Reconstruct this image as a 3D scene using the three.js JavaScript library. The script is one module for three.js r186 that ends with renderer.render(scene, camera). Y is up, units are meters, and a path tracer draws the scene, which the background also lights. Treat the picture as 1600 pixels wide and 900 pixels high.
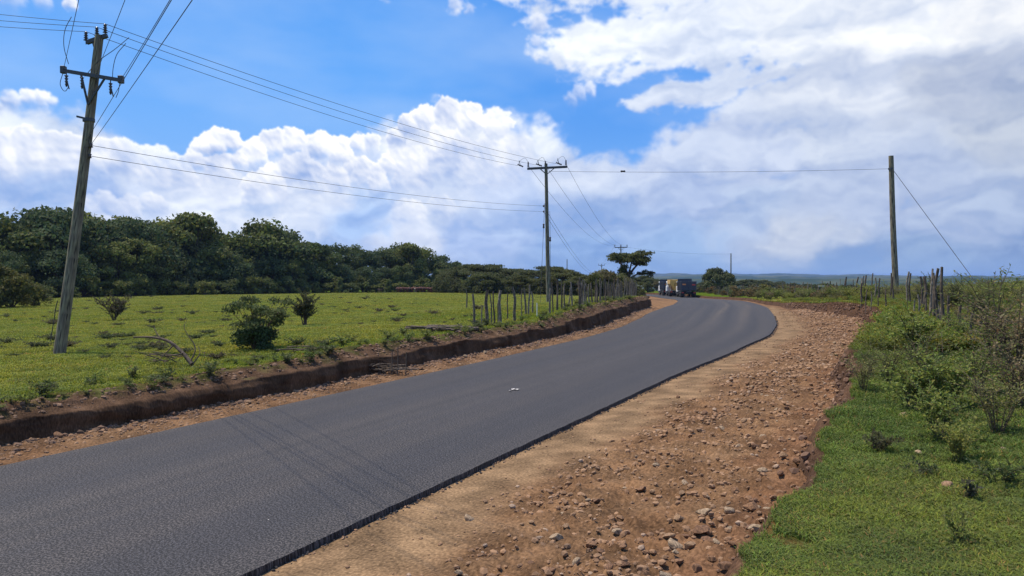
import * as THREE from 'three';
import { mergeGeometries, mergeVertices } from 'three/addons/utils/BufferGeometryUtils.js';
import { MarchingCubes } from 'three/addons/objects/MarchingCubes.js';
import { RoundedBoxGeometry } from 'three/addons/geometries/RoundedBoxGeometry.js';

// ---------------------------------------------------------------- camera, sky, sun, exposure
const scene = new THREE.Scene();
const EYE = 2.6, FOC = 1164, HOR = 436;            // eye height over the road, focal length and horizon line of a 1600 x 900 frame
const camera = new THREE.PerspectiveCamera(2 * Math.atan(450 / FOC) * 180 / Math.PI, 16 / 9, 0.1, 40000);
camera.position.set(0, EYE, 0);
camera.rotation.x = -Math.atan((450 - HOR) / FOC);
scene.add(camera);
const renderer = new THREE.WebGLRenderer({ antialias: true });
renderer.toneMapping = THREE.LinearToneMapping;
renderer.toneMappingExposure = 1.12;
renderer.shadowMap.enabled = true;

const SUN_EL = 66 * Math.PI / 180, SUN_H = new THREE.Vector3(-0.94, 0, -0.34).normalize();
const sunDir = new THREE.Vector3(SUN_H.x * Math.cos(SUN_EL), Math.sin(SUN_EL), SUN_H.z * Math.cos(SUN_EL));
const sun = new THREE.DirectionalLight(0xfff1dc, 5);
sun.position.copy(sunDir).multiplyScalar(300);
sun.castShadow = true;
sun.shadow.mapSize.set(4096, 4096);
Object.assign(sun.shadow.camera, { left: -170, right: 170, top: 170, bottom: -170, near: 1, far: 900 });
scene.add(sun, sun.target);

// ---------------------------------------------------------------- numbers
function rng(seed) { let a = seed >>> 0; return () => { a = (a + 0x6d2b79f5) | 0; let t = Math.imul(a ^ (a >>> 15), 1 | a); t = (t + Math.imul(t ^ (t >>> 7), 61 | t)) ^ t; return ((t ^ (t >>> 14)) >>> 0) / 4294967296; }; }
const PERM = new Uint8Array(512), GRX = new Float32Array(256), GRY = new Float32Array(256), VAL = new Float32Array(256);
{ const r = rng(77); const p = [...Array(256).keys()]; for (let i = 255; i > 0; i--) { const j = Math.floor(r() * (i + 1)); [p[i], p[j]] = [p[j], p[i]]; } for (let i = 0; i < 512; i++) PERM[i] = p[i & 255]; for (let i = 0; i < 256; i++) { const a = r() * 6.2832; GRX[i] = Math.cos(a); GRY[i] = Math.sin(a); VAL[i] = r(); } }
function noise(x, y, px = 256, py = 256) {         // gradient noise, about -1..1, with a period
  let xi = Math.floor(x), yi = Math.floor(y); const fx = x - xi, fy = y - yi;
  const m = (n, p) => ((n % p) + p) % p;
  const x0 = m(xi, px) & 255, x1 = m(xi + 1, px) & 255, y0 = m(yi, py) & 255, y1 = m(yi + 1, py) & 255;
  const u = fx * fx * fx * (fx * (fx * 6 - 15) + 10), v = fy * fy * fy * (fy * (fy * 6 - 15) + 10);
  const g = (a, b, dx, dy) => { const h = PERM[PERM[a] + b]; return GRX[h] * dx + GRY[h] * dy; };
  const a = g(x0, y0, fx, fy), b = g(x1, y0, fx - 1, fy), c = g(x0, y1, fx, fy - 1), d = g(x1, y1, fx - 1, fy - 1);
  return 1.5 * (a + u * (b - a) + v * (c - a) + u * v * (a - b - c + d));
}
function fbm(x, y, n = 4, per = 256) { let s = 0, a = 0.5, f = 1; for (let i = 0; i < n; i++) { s += a * noise(x * f + i * 17.3 * (per === 256), y * f + i * 9.1 * (per === 256), Math.min(256, per * f), Math.min(256, per * f)); a *= 0.5; f *= 2; } return s; }
function billow(x, y, n = 4) { let s = 0, a = 0.5, f = 1; for (let i = 0; i < n; i++) { s += a * (1 - 2 * Math.abs(noise(x * f + i * 31.7, y * f + i * 11.9))); a *= 0.5; f *= 2.03; } return s; }
const clamp = (x, a = 0, b = 1) => Math.min(b, Math.max(a, x)), lerp = (a, b, t) => a + (b - a) * t;
const sstep = (a, b, x) => { const t = clamp((x - a) / (b - a)); return t * t * (3 - 2 * t); };
function table(rows) { return (x) => { if (x <= rows[0][0]) return rows[0][1]; for (let i = 1; i < rows.length; i++) if (x <= rows[i][0]) { const [a, ya] = rows[i - 1], [b, yb] = rows[i]; const t = (x - a) / (b - a); return lerp(ya, yb, t * t * (3 - 2 * t)); } return rows[rows.length - 1][1]; }; }
const s2l = (c) => { c /= 255; return c <= 0.04045 ? c / 12.92 : Math.pow((c + 0.055) / 1.055, 2.4); };
const L3 = (r, g, b) => [s2l(r), s2l(g), s2l(b)];
const mix3 = (a, b, t) => [lerp(a[0], b[0], t), lerp(a[1], b[1], t), lerp(a[2], b[2], t)];
// ---------------------------------------------------------------- sky: air and clouds, by direction
const DEG = 180 / Math.PI;
const toDir = (u, v) => { const az = Math.atan((u - 800) / FOC); return [az * DEG, Math.atan((HOR - v) / FOC * Math.cos(az)) * DEG]; };
const skyTint = [   // how bright and how blue the sheet cloud is, by direction
  [650, 200, 236, 240, 248], [750, 220, 232, 237, 246], [900, 215, 222, 230, 243], [1100, 60, 218, 226, 241], [960, 60, 230, 236, 247], [1250, 40, 228, 233, 242], [1400, 40, 230, 234, 242], [1560, 20, 222, 226, 235],
  [1500, 130, 176, 186, 208], [1590, 190, 178, 188, 208], [1330, 130, 205, 213, 230], [1300, 210, 192, 203, 225], [1180, 250, 190, 202, 228], [1420, 290, 174, 188, 217], [1000, 260, 192, 204, 230], [900, 260, 200, 211, 234], [780, 290, 190, 205, 236], [1080, 300, 170, 187, 222],
  [820, 340, 165, 188, 229], [950, 345, 148, 174, 219], [1060, 400, 138, 168, 214], [920, 400, 134, 166, 216], [1250, 362, 190, 199, 218], [1180, 330, 168, 186, 219], [1500, 350, 168, 184, 215], [1580, 400, 130, 154, 197], [1320, 420, 134, 162, 206], [1450, 410, 138, 163, 203], [1300, 310, 176, 190, 219],
  [690, 320, 206, 217, 238], [640, 370, 208, 217, 238], [720, 375, 172, 193, 233], [100, 295, 160, 188, 232], [60, 285, 170, 194, 235], [150, 305, 165, 190, 234], [280, 330, 222, 230, 245], [180, 230, 226, 232, 244], [110, 218, 196, 210, 234], [440, 275, 200, 212, 238], [560, 300, 176, 200, 238], [200, 270, 222, 230, 244], [40, 240, 226, 233, 246], [250, 315, 208, 220, 243], [420, 330, 222, 230, 246], [500, 300, 228, 234, 247], [575, 345, 158, 187, 234], [15, 325, 172, 195, 234], [330, 290, 226, 232, 246],
].map(([u, v, r, g, b]) => [...toDir(u, v), ...L3(r, g, b)]);
const puffs = [     // cumulus heads: where, how wide, how strong
  [-60, 235, 55, .8], [0, 246, 48, .8], [45, 240, 40, .85], [95, 246, 42, .8], [145, 250, 38, .8], [195, 256, 38, .8], [245, 264, 36, .8], [290, 272, 30, .8],
  [340, 226, 25, 1], [320, 232, 19, 1], [361, 222, 19, 1], [311, 252, 22, 1], [376, 250, 19, 1], [342, 258, 38, 1],
  [402, 242, 26, 1], [430, 226, 24, 1], [458, 223, 22, 1], [500, 230, 24, 1], [531, 241, 26, 1], [561, 224, 15, .9], [582, 222, 14, .9], [470, 262, 45, .95], [420, 284, 40, .95], [530, 275, 34, 1],
  [560, 268, 26, 1], [592, 280, 25, 1], [547, 262, 18, 1], [610, 262, 20, .9],
  [641, 202, 22, 1], [664, 187, 22, 1], [700, 180, 26, 1], [732, 188, 28, .95], [776, 198, 28, .8], [622, 216, 18, 1], [704, 236, 58, .95], [642, 262, 48, .95], [780, 244, 54, .75],
  [165, 322, 26, .7], [200, 330, 30, .7], [240, 318, 24, .7], [150, 340, 40, .7], [640, 330, 30, .7], [690, 325, 26, .6],
  [20, 156, 15, .75], [45, 152, 14, .85], [68, 155, 14, .85], [86, 160, 9, .7], [-14, 164, 20, .6], [112, 8, 10, .9], [70, 0, 14, .5], [20, -6, 22, .5], [712, 8, 12, .55], [735, 16, 8, .4],
  [842, 38, 15, .7], [838, 66, 12, .6], [905, 145, 13, .55], [922, 140, 11, .6], [893, 155, 12, .45],
].map(([u, v, r, k]) => { const [a, e] = toDir(u, v); return [a, e, r / FOC * DEG * Math.cos(a / DEG), k]; });
const wisps = [     // soft cloud strips of the upper right: centre, half-length, half-height, tilt, strength
  [980, 66, 130, 40, -.05, .95], [1090, 40, 180, 55, -.12, 1], [1250, 30, 200, 60, -.05, 1], [1420, 40, 260, 75, 0, 1.1], [1600, 80, 260, 150, 0, 1.2], [1060, 148, 75, 18, -.12, .9], [1130, 138, 95, 22, -.15, .85], [1260, 140, 110, 30, -.2, .85], [1400, 140, 160, 60, -.1, 1], [1250, -60, 420, 60, 0, .8],
].map(([u, v, a, b, t, k]) => { const [x, y] = toDir(u, v); return [x, y, a / FOC * DEG, b / FOC * DEG, t, k]; });
const sheetTop = table([[-95, 9], [-45, 11.6], [-38, 11], [-30, 10.4], [-24, 7.2], [-18, 8.6], [-12, 9.6], [-9, 11.6], [-6, 12.6], [-2, 12.2], [2, 11.2], [6, 9.6], [9, 9.2], [12, 11], [15, 12.4], [19, 14.4], [24, 17], [30, 21], [36, 25], [60, 24], [100, 14]]);
function skyAt(az, el) {
  const e = Math.max(el, 0), zen = clamp(e / 40);
  let c = mix3(L3(160, 196, 238), L3(104, 168, 242), Math.pow(clamp(e / 14), .7));
  c = mix3(c, L3(62, 130, 220), sstep(.25, 1, zen));
  if (az > -30 && az < 45) c = mix3(c, L3(66, 136, 224), .5 * sstep(-12, 6, az) * (1 - sstep(20, 40, az)) * sstep(5, 12, e));
  const veil = clamp(.42 * fbm(az * .07 + 3, el * .2, 5) + .08) * sstep(2, 14, e);
  c = mix3(c, L3(190, 214, 244), veil);
  const wx = fbm(az * .22 + 40, el * .3, 5), wy = fbm(az * .22 + 80, el * .3 + 30, 5);
  // sheet cloud low in the sky, in layers
  let tr = 0, tg = 0, tb = 0, tw = 0;
  const qa = az + wx * 3.2, qe = el + wy * 1.6;
  if (Math.abs(az) < 60) for (const [a, b, r, g, bl] of skyTint) { const d = 1 / Math.pow((a - qa) ** 2 + 2.4 * (b - qe) ** 2 + .5, 2.2); tr += d * r; tg += d * g; tb += d * bl; tw += d; }
  const far = sstep(40, 58, Math.abs(az));
  const own = mix3(L3(176, 192, 222), L3(228, 233, 243), clamp(.5 + .9 * fbm(az * .1, el * .25 + 7, 4)));
  let sheet = tw ? mix3([tr / tw, tg / tw, tb / tw], own, far) : own;
  const lay = fbm(az * .1 + wx * .9 + 9, el * .55 - az * .02 + wy * .9, 6), puff = billow(az * .3 + 5 + wx * .8, el * .6 + wy * .8, 6), fine = fbm(az * 1.1 + wx * 2, el * 1.9 + wy * 2, 4);
  const k = clamp(.5 + (.95 + .35 * sstep(-6, -16, az)) * lay + .28 * puff + .16 * fine - .12 * sstep(-8, -18, az) * sstep(8, 5, el), 0, 1);
  sheet = mix3([sheet[0] * .66, sheet[1] * .73, sheet[2] * .86], [Math.min(1, sheet[0] * 1.16 + .03), Math.min(1, sheet[1] * 1.13 + .03), Math.min(1, sheet[2] * 1.07 + .02)], k);
  const edge = sheetTop(az) + 1.9 * fbm(az * .25 + 12, el * .35, 6) + .8 * fbm(az * 1.1, el * 1.1 + 4, 5);
  let cover = sstep(-.7, .9, edge - el + .8 * lay) * (1 - .16 * sstep(.45, .15, k));
  if (el > 24 || Math.abs(az) > 46) cover = Math.max(cover, sstep(.05, .5, fbm(az * .045 + 2, el * .07 + 5, 5) + .1) * .9 * Math.max(sstep(24, 32, el), sstep(46, 60, Math.abs(az))));
  // upper right strips
  let wsum = -.7;
  for (const [x, y, a, b, t, s] of wisps) { const dx = az - x + wx * .8, dy = el - y + t * (az - x) + wy * .6; const d = (dx / a) ** 2 + (dy / b) ** 2; if (d < 4) wsum = Math.max(wsum, s * (1 - d * .55)); }
  wsum += .85 * fbm(az * .36 + 3, el * .7 + 8, 6) + .22 * billow(az * .9, el * 1.3, 5) - .1;
  cover = Math.max(cover, sstep(.1, .62, wsum + .2 * fine));
  c = mix3(c, sheet, clamp(cover) * .97);
  // cumulus heads with rounded relief
  if (Math.abs(az) < 48 && el < 26) {
    const T = (x, y) => {
      const bx = x + .34 * fbm(x * 1.1 + 60, y * 1.1, 3) + .16 * fbm(x * 3.4, y * 3.4 + 20, 3), by = y + .34 * fbm(x * 1.1, y * 1.1 + 50, 3) + .16 * fbm(x * 3.4 + 9, y * 3.4, 3);
      let t = -1, w = 0, low = 0;
      for (const [a, b, r, s] of puffs) { const dx = (bx - a) / r, dy = (by - b) / r * (by < b ? .62 : 1); const d = 1 - dx * dx - dy * dy; if (d > t) { t = d; w = s; low = (b - by) / r; } }
      return [t * .8 + .34 * billow(x * .7 + 7, y * .76, 6) + .1 * noise(x * .35, y * .4) - .12, w, low];
    };
    const [t, w, low] = T(az, el);
    if (t > -.15) {
      const h = .12, gx = (T(az + h, el)[0] - T(az - h, el)[0]) / (2 * h), gy = (T(az, el + h)[0] - T(az, el - h)[0]) / (2 * h);
      const big = noise(az * .3 + 21, el * .46 + 3) + .6 * noise(az * .75 + 2, el * 1.0 + 13);
      const li = clamp(.7 - (.14 * gx + .24 * gy) / Math.sqrt(1 + .5 * (gx * gx + gy * gy)) + .36 * big + .4 * sstep(.3, .0, t) - .14 * sstep(.3, .9, t) - .3 * sstep(-.2, .9, low), .02, 1.1);
      let cc = mix3(L3(140, 168, 220), L3(254, 254, 255), li);
      const small = w < .76 ? 1 : 0;
      const a = sstep(-.04 - .1 * small, .08 + .55 * small, t) * w * (1 - .5 * sstep(5.5, 2.2, el)) * (1 - .8 * sstep(.1, 1.1, low + .45 * fbm(az * .7, el * .9 + 44, 5)));
      c = mix3(c, cc, clamp(a));
    }
  }
  c = mix3(c, L3(146, 176, 216), .5 * sstep(2.4, 0, e));
  return c;
}
{
  const W = 4096, Hh = 2048, data = new Float32Array(W * Hh * 4), q = 8, lw = W / q, lh = Hh / 2 / q;
  const coarse = [];
  for (let j = 0; j <= lh; j++) for (let i = 0; i < lw; i++) { const el = j / lh * 90; let az = (i / lw) * 360 - 180; coarse.push(skyAt(az, el)); }
  const AZ0 = -46, AZ1 = 46, EL1 = 28;
  // image column x looks towards atan2(z, x) = (x / W - 0.5) * 2 pi; straight ahead (-z) is -90 degrees
  for (let y = Hh / 2; y < Hh; y++) {
    const el = (y + .5 - Hh / 2) / (Hh / 2) * 90;
    for (let x = 0; x < W; x++) {
      let az = ((x + .5) / W - .5) * 360 + 90; if (az > 180) az -= 360;
      let c;
      if (az > AZ0 && az < AZ1 && el < EL1) c = skyAt(az, el);
      else {
        const fi = (az + 180) / 360 * lw, fj = el / 90 * lh, i0 = Math.floor(fi), j0 = Math.min(lh - 1, Math.floor(fj)), a = fi - i0, b = fj - j0;
        const g = (i, j) => coarse[j * lw + ((i % lw) + lw) % lw];
        c = mix3(mix3(g(i0, j0), g(i0 + 1, j0), a), mix3(g(i0, j0 + 1), g(i0 + 1, j0 + 1), a), b);
      }
      const o = (y * W + x) * 4; data[o] = c[0]; data[o + 1] = c[1]; data[o + 2] = c[2]; data[o + 3] = 1;
    }
  }
  for (let o = 0; o < W * Hh * 2; o += 4) { data[o] = .16; data[o + 1] = .17; data[o + 2] = .13; data[o + 3] = 1; }
  const tex = new THREE.DataTexture(data, W, Hh, THREE.RGBAFormat, THREE.FloatType);
  tex.mapping = THREE.EquirectangularReflectionMapping; tex.magFilter = THREE.LinearFilter; tex.needsUpdate = true;
  scene.background = tex; scene.environment = tex;
}
// ---------------------------------------------------------------- helpers for things
const taken = {};
function numbered(name) { const n = taken[name] = (taken[name] ?? -1) + 1; return n ? name + '_' + String(n).padStart(3, '0') : name; }
function tag(o, label, category, group) { o.userData.label = label; o.userData.category = category; if (group) o.userData.group = group; return o; }
function mesh(name, geo, mat, parent) { const m = new THREE.Mesh(geo, mat); m.name = parent ? name : numbered(name); (parent || scene).add(m); return m; }
function thing(name, label, category, pos, turn = 0, group) { const g = new THREE.Group(); g.name = numbered(name); g.position.copy(pos); g.rotation.y = turn; scene.add(g); return tag(g, label, category, group); }
function copyOf(o, pos, turn, scale, label, group) { const c = o.clone(); c.name = numbered(o.name.replace(/_\d{3}$/, '')); c.userData = { ...o.userData }; if (label) c.userData.label = label; if (group) c.userData.group = group; c.position.copy(pos); c.rotation.y = turn; if (scale) c.scale.copy(scale.isVector3 ? scale : new THREE.Vector3(scale, scale, scale)); scene.add(c); return c; }
function setting(name, geo, mat, kind = 'structure') { const m = mesh(name, geo, mat); m.userData.kind = kind; return m; }
const V = (x, y, z) => new THREE.Vector3(x, y, z);
const at = (u, v, Z) => V((u - 800) / FOC * Z, EYE - (v - HOR) / FOC * Z, -Z);   // a direction of the photograph at a known distance ahead
function dataTex(n, fn, srgb = true, rep) {
  const d = new Uint8Array(n * n * 4);
  for (let y = 0; y < n; y++) for (let x = 0; x < n; x++) { const c = fn(x / n, y / n), o = (y * n + x) * 4; for (let k = 0; k < 3; k++) d[o + k] = clamp(Array.isArray(c) ? c[k] : c) * 255; d[o + 3] = 255; }
  const t = new THREE.DataTexture(d, n, n); t.wrapS = t.wrapT = THREE.RepeatWrapping; t.magFilter = THREE.LinearFilter; t.minFilter = THREE.LinearMipmapLinearFilter; t.generateMipmaps = true; if (srgb) t.colorSpace = THREE.SRGBColorSpace; if (rep) t.repeat.set(rep, rep); t.needsUpdate = true; return t;
}
const tiled = (x, y, f, n = 4) => { let s = 0, a = .5; for (let i = 0; i < n; i++) { const k = f << i; s += a * noise(x * k, y * k, Math.min(k, 256), Math.min(k, 256)); a *= .5; } return s; };

// ---------------------------------------------------------------- the lie of the land
const roadPts = [[-14.15, -10, 2.97], [-9.03, 0, 2.97], [-3.91, 10, 2.97], [1.22, 20, 2.99], [5.13, 27.5, 3.2], [8.15, 34, 3.5], [10.75, 41.5, 3.75], [13.3, 50, 4.0], [16.4, 60, 4.0], [19.2, 70, 3.9], [22.6, 85, 3.6], [25, 100, 3.2], [26.9, 116, 3.05], [28.3, 132, 3.05], [28.8, 155, 3.05], [26.5, 180, 3.05], [20, 212, 3.05], [8, 245, 3.05], [-10, 275, 3.05]];
const roadCurve = new THREE.CatmullRomCurve3(roadPts.map(([x, z]) => V(x, 0, z)), false, 'centripetal');
const RN = 900, ROAD = []; roadCurve.arcLengthDivisions = 2000;
const ROADLEN = roadCurve.getLength();
{ const hwOf = table(roadPts.map(([, z, w]) => [z, w]));
  for (let i = 0; i <= RN; i++) { const p = roadCurve.getPointAt(i / RN), d = roadCurve.getTangentAt(i / RN); const l = Math.hypot(d.x, d.z); ROAD.push({ x: p.x, z: p.z, nx: d.z / l, nz: -d.x / l, hw: hwOf(p.z), s: i / RN * ROADLEN }); } }
function roadAt(s) { const f = clamp(s / ROADLEN * RN, 0, RN - 1e-4), i = Math.floor(f), a = f - i, p = ROAD[i], q = ROAD[i + 1]; return { x: lerp(p.x, q.x, a), z: lerp(p.z, q.z, a), nx: lerp(p.nx, q.nx, a), nz: lerp(p.nz, q.nz, a), hw: lerp(p.hw, q.hw, a), s }; }
function stOf(x, z) {      // along and across the road
  let best = 1e9, bi = 0;
  for (let i = 0; i <= RN; i += 12) { const p = ROAD[i], d = (p.x - x) ** 2 + (p.z - z) ** 2; if (d < best) { best = d; bi = i; } }
  const a0 = Math.max(0, bi - 12), a1 = Math.min(RN, bi + 12);
  for (let i = a0; i <= a1; i++) { const p = ROAD[i], d = (p.x - x) ** 2 + (p.z - z) ** 2; if (d < best) { best = d; bi = i; } }
  const p = ROAD[bi], tx = -p.nz, tz = p.nx, ds = (x - p.x) * tx + (z - p.z) * tz, r = roadAt(p.s + ds);
  return [p.s + ds, (x - r.x) * r.nx + (z - r.z) * r.nz, r];
}
const roadY = table([[-40, -.28], [0, 0], [45, .31], [58, .33], [75, .2], [130, -.5], [180, -.9], [280, -1.6]]);
const dirtWidth = table([[6, 4.22], [14, 4.12], [38, 3.85], [48, 2.6], [58, 1.2], [72, .5], [300, .35]]);
const dirtRise = table([[-10, .5], [9, .52], [16, .42], [26, .36], [300, .3]]);
const bankRight = table([[-10, .6], [8.5, .6], [11, .7], [15, .92], [22, 1.12], [30, 1.15], [42, 1.05], [52, .7], [62, .4], [75, .3], [130, .3], [300, .4]]);
const bankLeft = table([[-20, .5], [12, .53], [19, .63], [27, .6], [35, .9], [56, .86], [72, .55], [95, .3], [120, .3], [300, .6]]);
const wob = (s, f, k) => noise(s * f + k, k * 3.7);
const dWidth = (s, z) => dirtWidth(z) + Math.min(1, dirtWidth(z) / 4) * (.34 * wob(s, .31, 5) + .17 * wob(s, 1.3, 8) + .06 * wob(s, 4.1, 2));
const lWide = table([[62, 0], [86, 2.6], [110, 2.4], [135, .6], [300, .3]]); // gravel widens where the bank runs out
const lShoulder = (s) => 1.05 + lWide(s - 11) + .22 * wob(s, .4, 11) + .1 * wob(s, 1.7, 12) + .05 * wob(s, 5, 13);
const lSlope = (s) => .62 + .3 * wob(s, .27, 21) + .2 * wob(s, 1.3, 22) + .1 * wob(s, 4.7, 23);
const edgeJit = (s, k) => .012 * wob(s, .9, k) + .01 * wob(s, 4.3, k + 2) + .01 * wob(s, 13, k + 1);
function rough(x, z) {       // broken soil: clods and hollows, in metres
  const a = billow(x * 1.1 + 3, z * 1.1, 2), b = noise(x * 4.3, z * 4.3 + 7), c = noise(x * 11 + 2, z * 11), d = noise(x * 24, z * 24 + 5);
  return .03 * a + .026 * b + .05 * Math.max(0, c) + .02 * Math.max(0, d) + .006 * d;
}
function fieldY(x, z, r) {
  const left = .6 - .0068 * Math.max(0, r - 16), right = 1.15 - .018 * Math.max(0, r - 22);
  const w = sstep(-.2, .55, x / Math.max(r, 1) - .15);
  let y = lerp(Math.max(left, -9), Math.max(right, -38), w);
  if (r > 230) y = lerp(y, -38, sstep(230, 1900, r));
  return y + .1 * fbm(x * .09, z * .09, 3) * sstep(4, 18, r);
}
function profile(s, t, x, z, rd) {
  const ry = roadY(rd.z), hw = rd.hw;
  if (Math.abs(t) <= hw) return ry - .022 * (Math.abs(t) / hw) ** 2;
  const r = Math.hypot(x, z);
  if (t > 0) {
    const u = t - hw, Wd = dWidth(s, rd.z), h1 = dirtRise(rd.z) * Math.min(1, Wd / 3), h2 = bankRight(rd.z);
    if (u < Wd) { const k = sstep(1.0, 1.9, u + .35 * wob(s, .5, 31) + .15 * wob(s, 2, 32)); return ry - .095 + .025 * sstep(0, .6, u) + h1 * Math.pow(u / Wd, 1.35) + rough(x, z) * (.14 + 1.25 * k) * Math.min(1, Wd / 3) + .05 * k * Math.max(0, noise(x * .9 + 3, z * .9)) ; }
    const fw = .1 + .28 * clamp((h2 - h1) / .6);
    if (u < Wd + fw) return lerp(ry - .07 + h1, ry + h2, Math.pow((u - Wd) / fw, .8)) + .03 * noise(s * 3, u * 9);
    const v = u - Wd - fw, near = ry + h2 + .22 * sstep(0, 4, v) + .05 * fbm(x * .5, z * .5, 3) * sstep(0, .5, v) + .016 * noise(x * 3.1, z * 3.1);
    return lerp(near, fieldY(x, z, r), sstep(6, 26, v));
  }
  const u = -t - hw, Ws = lShoulder(s), hl = bankLeft(rd.z), sl = lSlope(s), cut = .13 + .05 * wob(s, 3, 41);
  if (u < Ws) return ry - .075 + .08 * u / Ws + rough(x, z) * .5 * sstep(.1, .6, u);
  const hc = hl * (.72 + .13 * wob(s, .5, 42) + .07 * wob(s, 2.9, 43));
  if (u < Ws + cut) return lerp(ry + .01, ry + hc, (u - Ws) / cut) + .025 * noise(s * 5, u * 14);
  if (u < Ws + cut + sl) return lerp(ry + hc, ry + hl, sstep(0, 1, (u - Ws - cut) / sl)) + rough(x, z) * 1.3 * Math.min(1, (u - Ws - cut) * 4);
  const v = u - Ws - cut - sl, near = ry + hl + .05 * fbm(x * .6, z * .6, 3) + .06 * noise(x * 1.3, z * 1.3) * (1 - sstep(.5, 2, v));
  return lerp(near, fieldY(x, z, r), sstep(1, 16, v));
}
const groundY = (x, z) => { const r = Math.hypot(x, z); if (r > 330) return fieldY(x, z, r); const [s, t, rd] = stOf(x, z); return Math.abs(t) > 60 ? fieldY(x, z, r) : profile(s, t, x, z, rd); };
const onGround = (x, Z, dy = 0) => V(x, groundY(x, Z) + dy, -Z);
const onRoadSide = (s, t, dy = 0) => { const r = roadAt(s), x = r.x + r.nx * t, z = r.z + r.nz * t; return V(x, profile(s, t, x, z, r) + dy, -z); };
function groundUnder(u, v) { let lo = 2, hi = 400; const dx = (u - 800) / FOC, dy = (v - HOR) / FOC; let Z = lo, prev = lo; for (; Z < hi; Z *= 1.01) { if (EYE - dy * Z < groundY(dx * Z, Z)) break; prev = Z; } for (let k = 0; k < 20; k++) { const m = (prev + Z) / 2; if (EYE - dy * m < groundY(dx * m, m)) Z = m; else prev = m; } return V(dx * Z, groundY(dx * Z, Z), -Z); }

// ---------------------------------------------------------------- ground materials
const soilMap = dataTex(1024, (x, y) => { const a = tiled(x, y, 4, 5), b = tiled(x + .3, y + .1, 64, 3), sp = Math.max(0, tiled(x, y + .5, 96, 2) - .22) * 2.2; const v = .74 + .3 * a + .34 * b; return [v + sp * .35, v * .985 + sp * .36, v * .96 + sp * .38]; });
const soilBump = dataTex(1024, (x, y) => .5 + .3 * tiled(x, y, 32, 5) + .35 * Math.max(0, tiled(x + .2, y, 80, 2)), false);
const grassMap = dataTex(1024, (x, y) => { const a = tiled(x, y, 6, 4), b = tiled(x, y, 90, 2), c = tiled(x + .5, y, 24, 3); return [.72 + .26 * a + .3 * b + .16 * c, .76 + .18 * a + .3 * b, .66 + .2 * a + .28 * b]; });
const grassBump = dataTex(512, (x, y) => .5 + .5 * tiled(x, y, 64, 3), false);
const asphaltMap = dataTex(1024, (x, y) => { const a = tiled(x, y, 4, 4), g = .6 * tiled(x, y, 90, 1) + .6 * tiled(x, y, 180, 1), sp = Math.max(0, tiled(x + .4, y + .7, 110, 1) - .17) * 4; const v = .56 + .06 * a + 2.4 * g; return [v + sp * .9, v + sp * .9, v + sp * .9]; });
const asphaltBump = dataTex(1024, (x, y) => .5 + .6 * tiled(x, y, 110, 2), false);
const soilMat = new THREE.MeshPhysicalMaterial({ specularIntensity: .15, map: soilMap, bumpMap: soilBump, bumpScale: .012, roughness: 1, vertexColors: true });
const grassMat = new THREE.MeshPhysicalMaterial({ specularIntensity: 0, map: grassMap, bumpMap: grassBump, bumpScale: .03, roughness: 1, vertexColors: true });
const asphaltMat = new THREE.MeshStandardMaterial({ map: asphaltMap, bumpMap: asphaltBump, bumpScale: .008, roughness: .82, vertexColors: true });
// strips that follow the road: rows along it, columns across it
const rows = []; { let s = 0; while (s < ROADLEN) { rows.push(s); const r = roadAt(s), d = Math.hypot(r.x, r.z), back = r.z < 2; s += back ? .35 : Math.max(.04, Math.min(1.4, .0052 * d)); } rows.push(ROADLEN); }
const thin = (list, every) => list.filter((_, i) => i % every === 0 || i === list.length - 1);
function strip(name, list, cols, tOf, yOf, color, mat, uvk = .5, push) {
  const n = list.length, P = new Float32Array(n * cols * 3), C = new Float32Array(n * cols * 3), U = new Float32Array(n * cols * 2), I = [];
  list.forEach((s, i) => { const r = roadAt(s);
    for (let j = 0; j < cols; j++) { const kk = j / (cols - 1), t = tOf(s, kk, r), x = r.x + r.nx * t, z = r.z + r.nz * t, o = i * cols + j, y = yOf(s, t, x, z, r, kk), pu = push ? push(s, y, kk, r) : 0; P.set([x + r.nx * pu, y, -z - r.nz * pu], o * 3); C.set(color(s, t, x, z, r, j / (cols - 1)), o * 3); U.set([x * uvk, z * uvk], o * 2);
      if (i && j) { const a = o - cols - 1, b = o - cols, c = o - 1; I.push(a, b, c, b, o, c); } } });
  const g = new THREE.BufferGeometry(); g.setAttribute('position', new THREE.BufferAttribute(P, 3)); g.setAttribute('color', new THREE.BufferAttribute(C, 3)); g.setAttribute('uv', new THREE.BufferAttribute(U, 2)); g.setIndex(I); g.computeVertexNormals();
  return setting(name, g, mat);
}
const span = (a, b) => (s, k, r) => lerp(a(s, r), b(s, r), k);
const RE = (s, r) => r.hw + dWidth(s, r.z);
const bankFace = (s, r) => { const Wd = dWidth(s, r.z), h1 = dirtRise(r.z) * Math.min(1, Wd / 3), h2 = bankRight(r.z); return .1 + .28 * clamp((h2 - h1) / .6); };
const LE = (s, r) => -r.hw - lShoulder(s) - (.13 + .05 * wob(s, 3, 41)) - lSlope(s);
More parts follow.
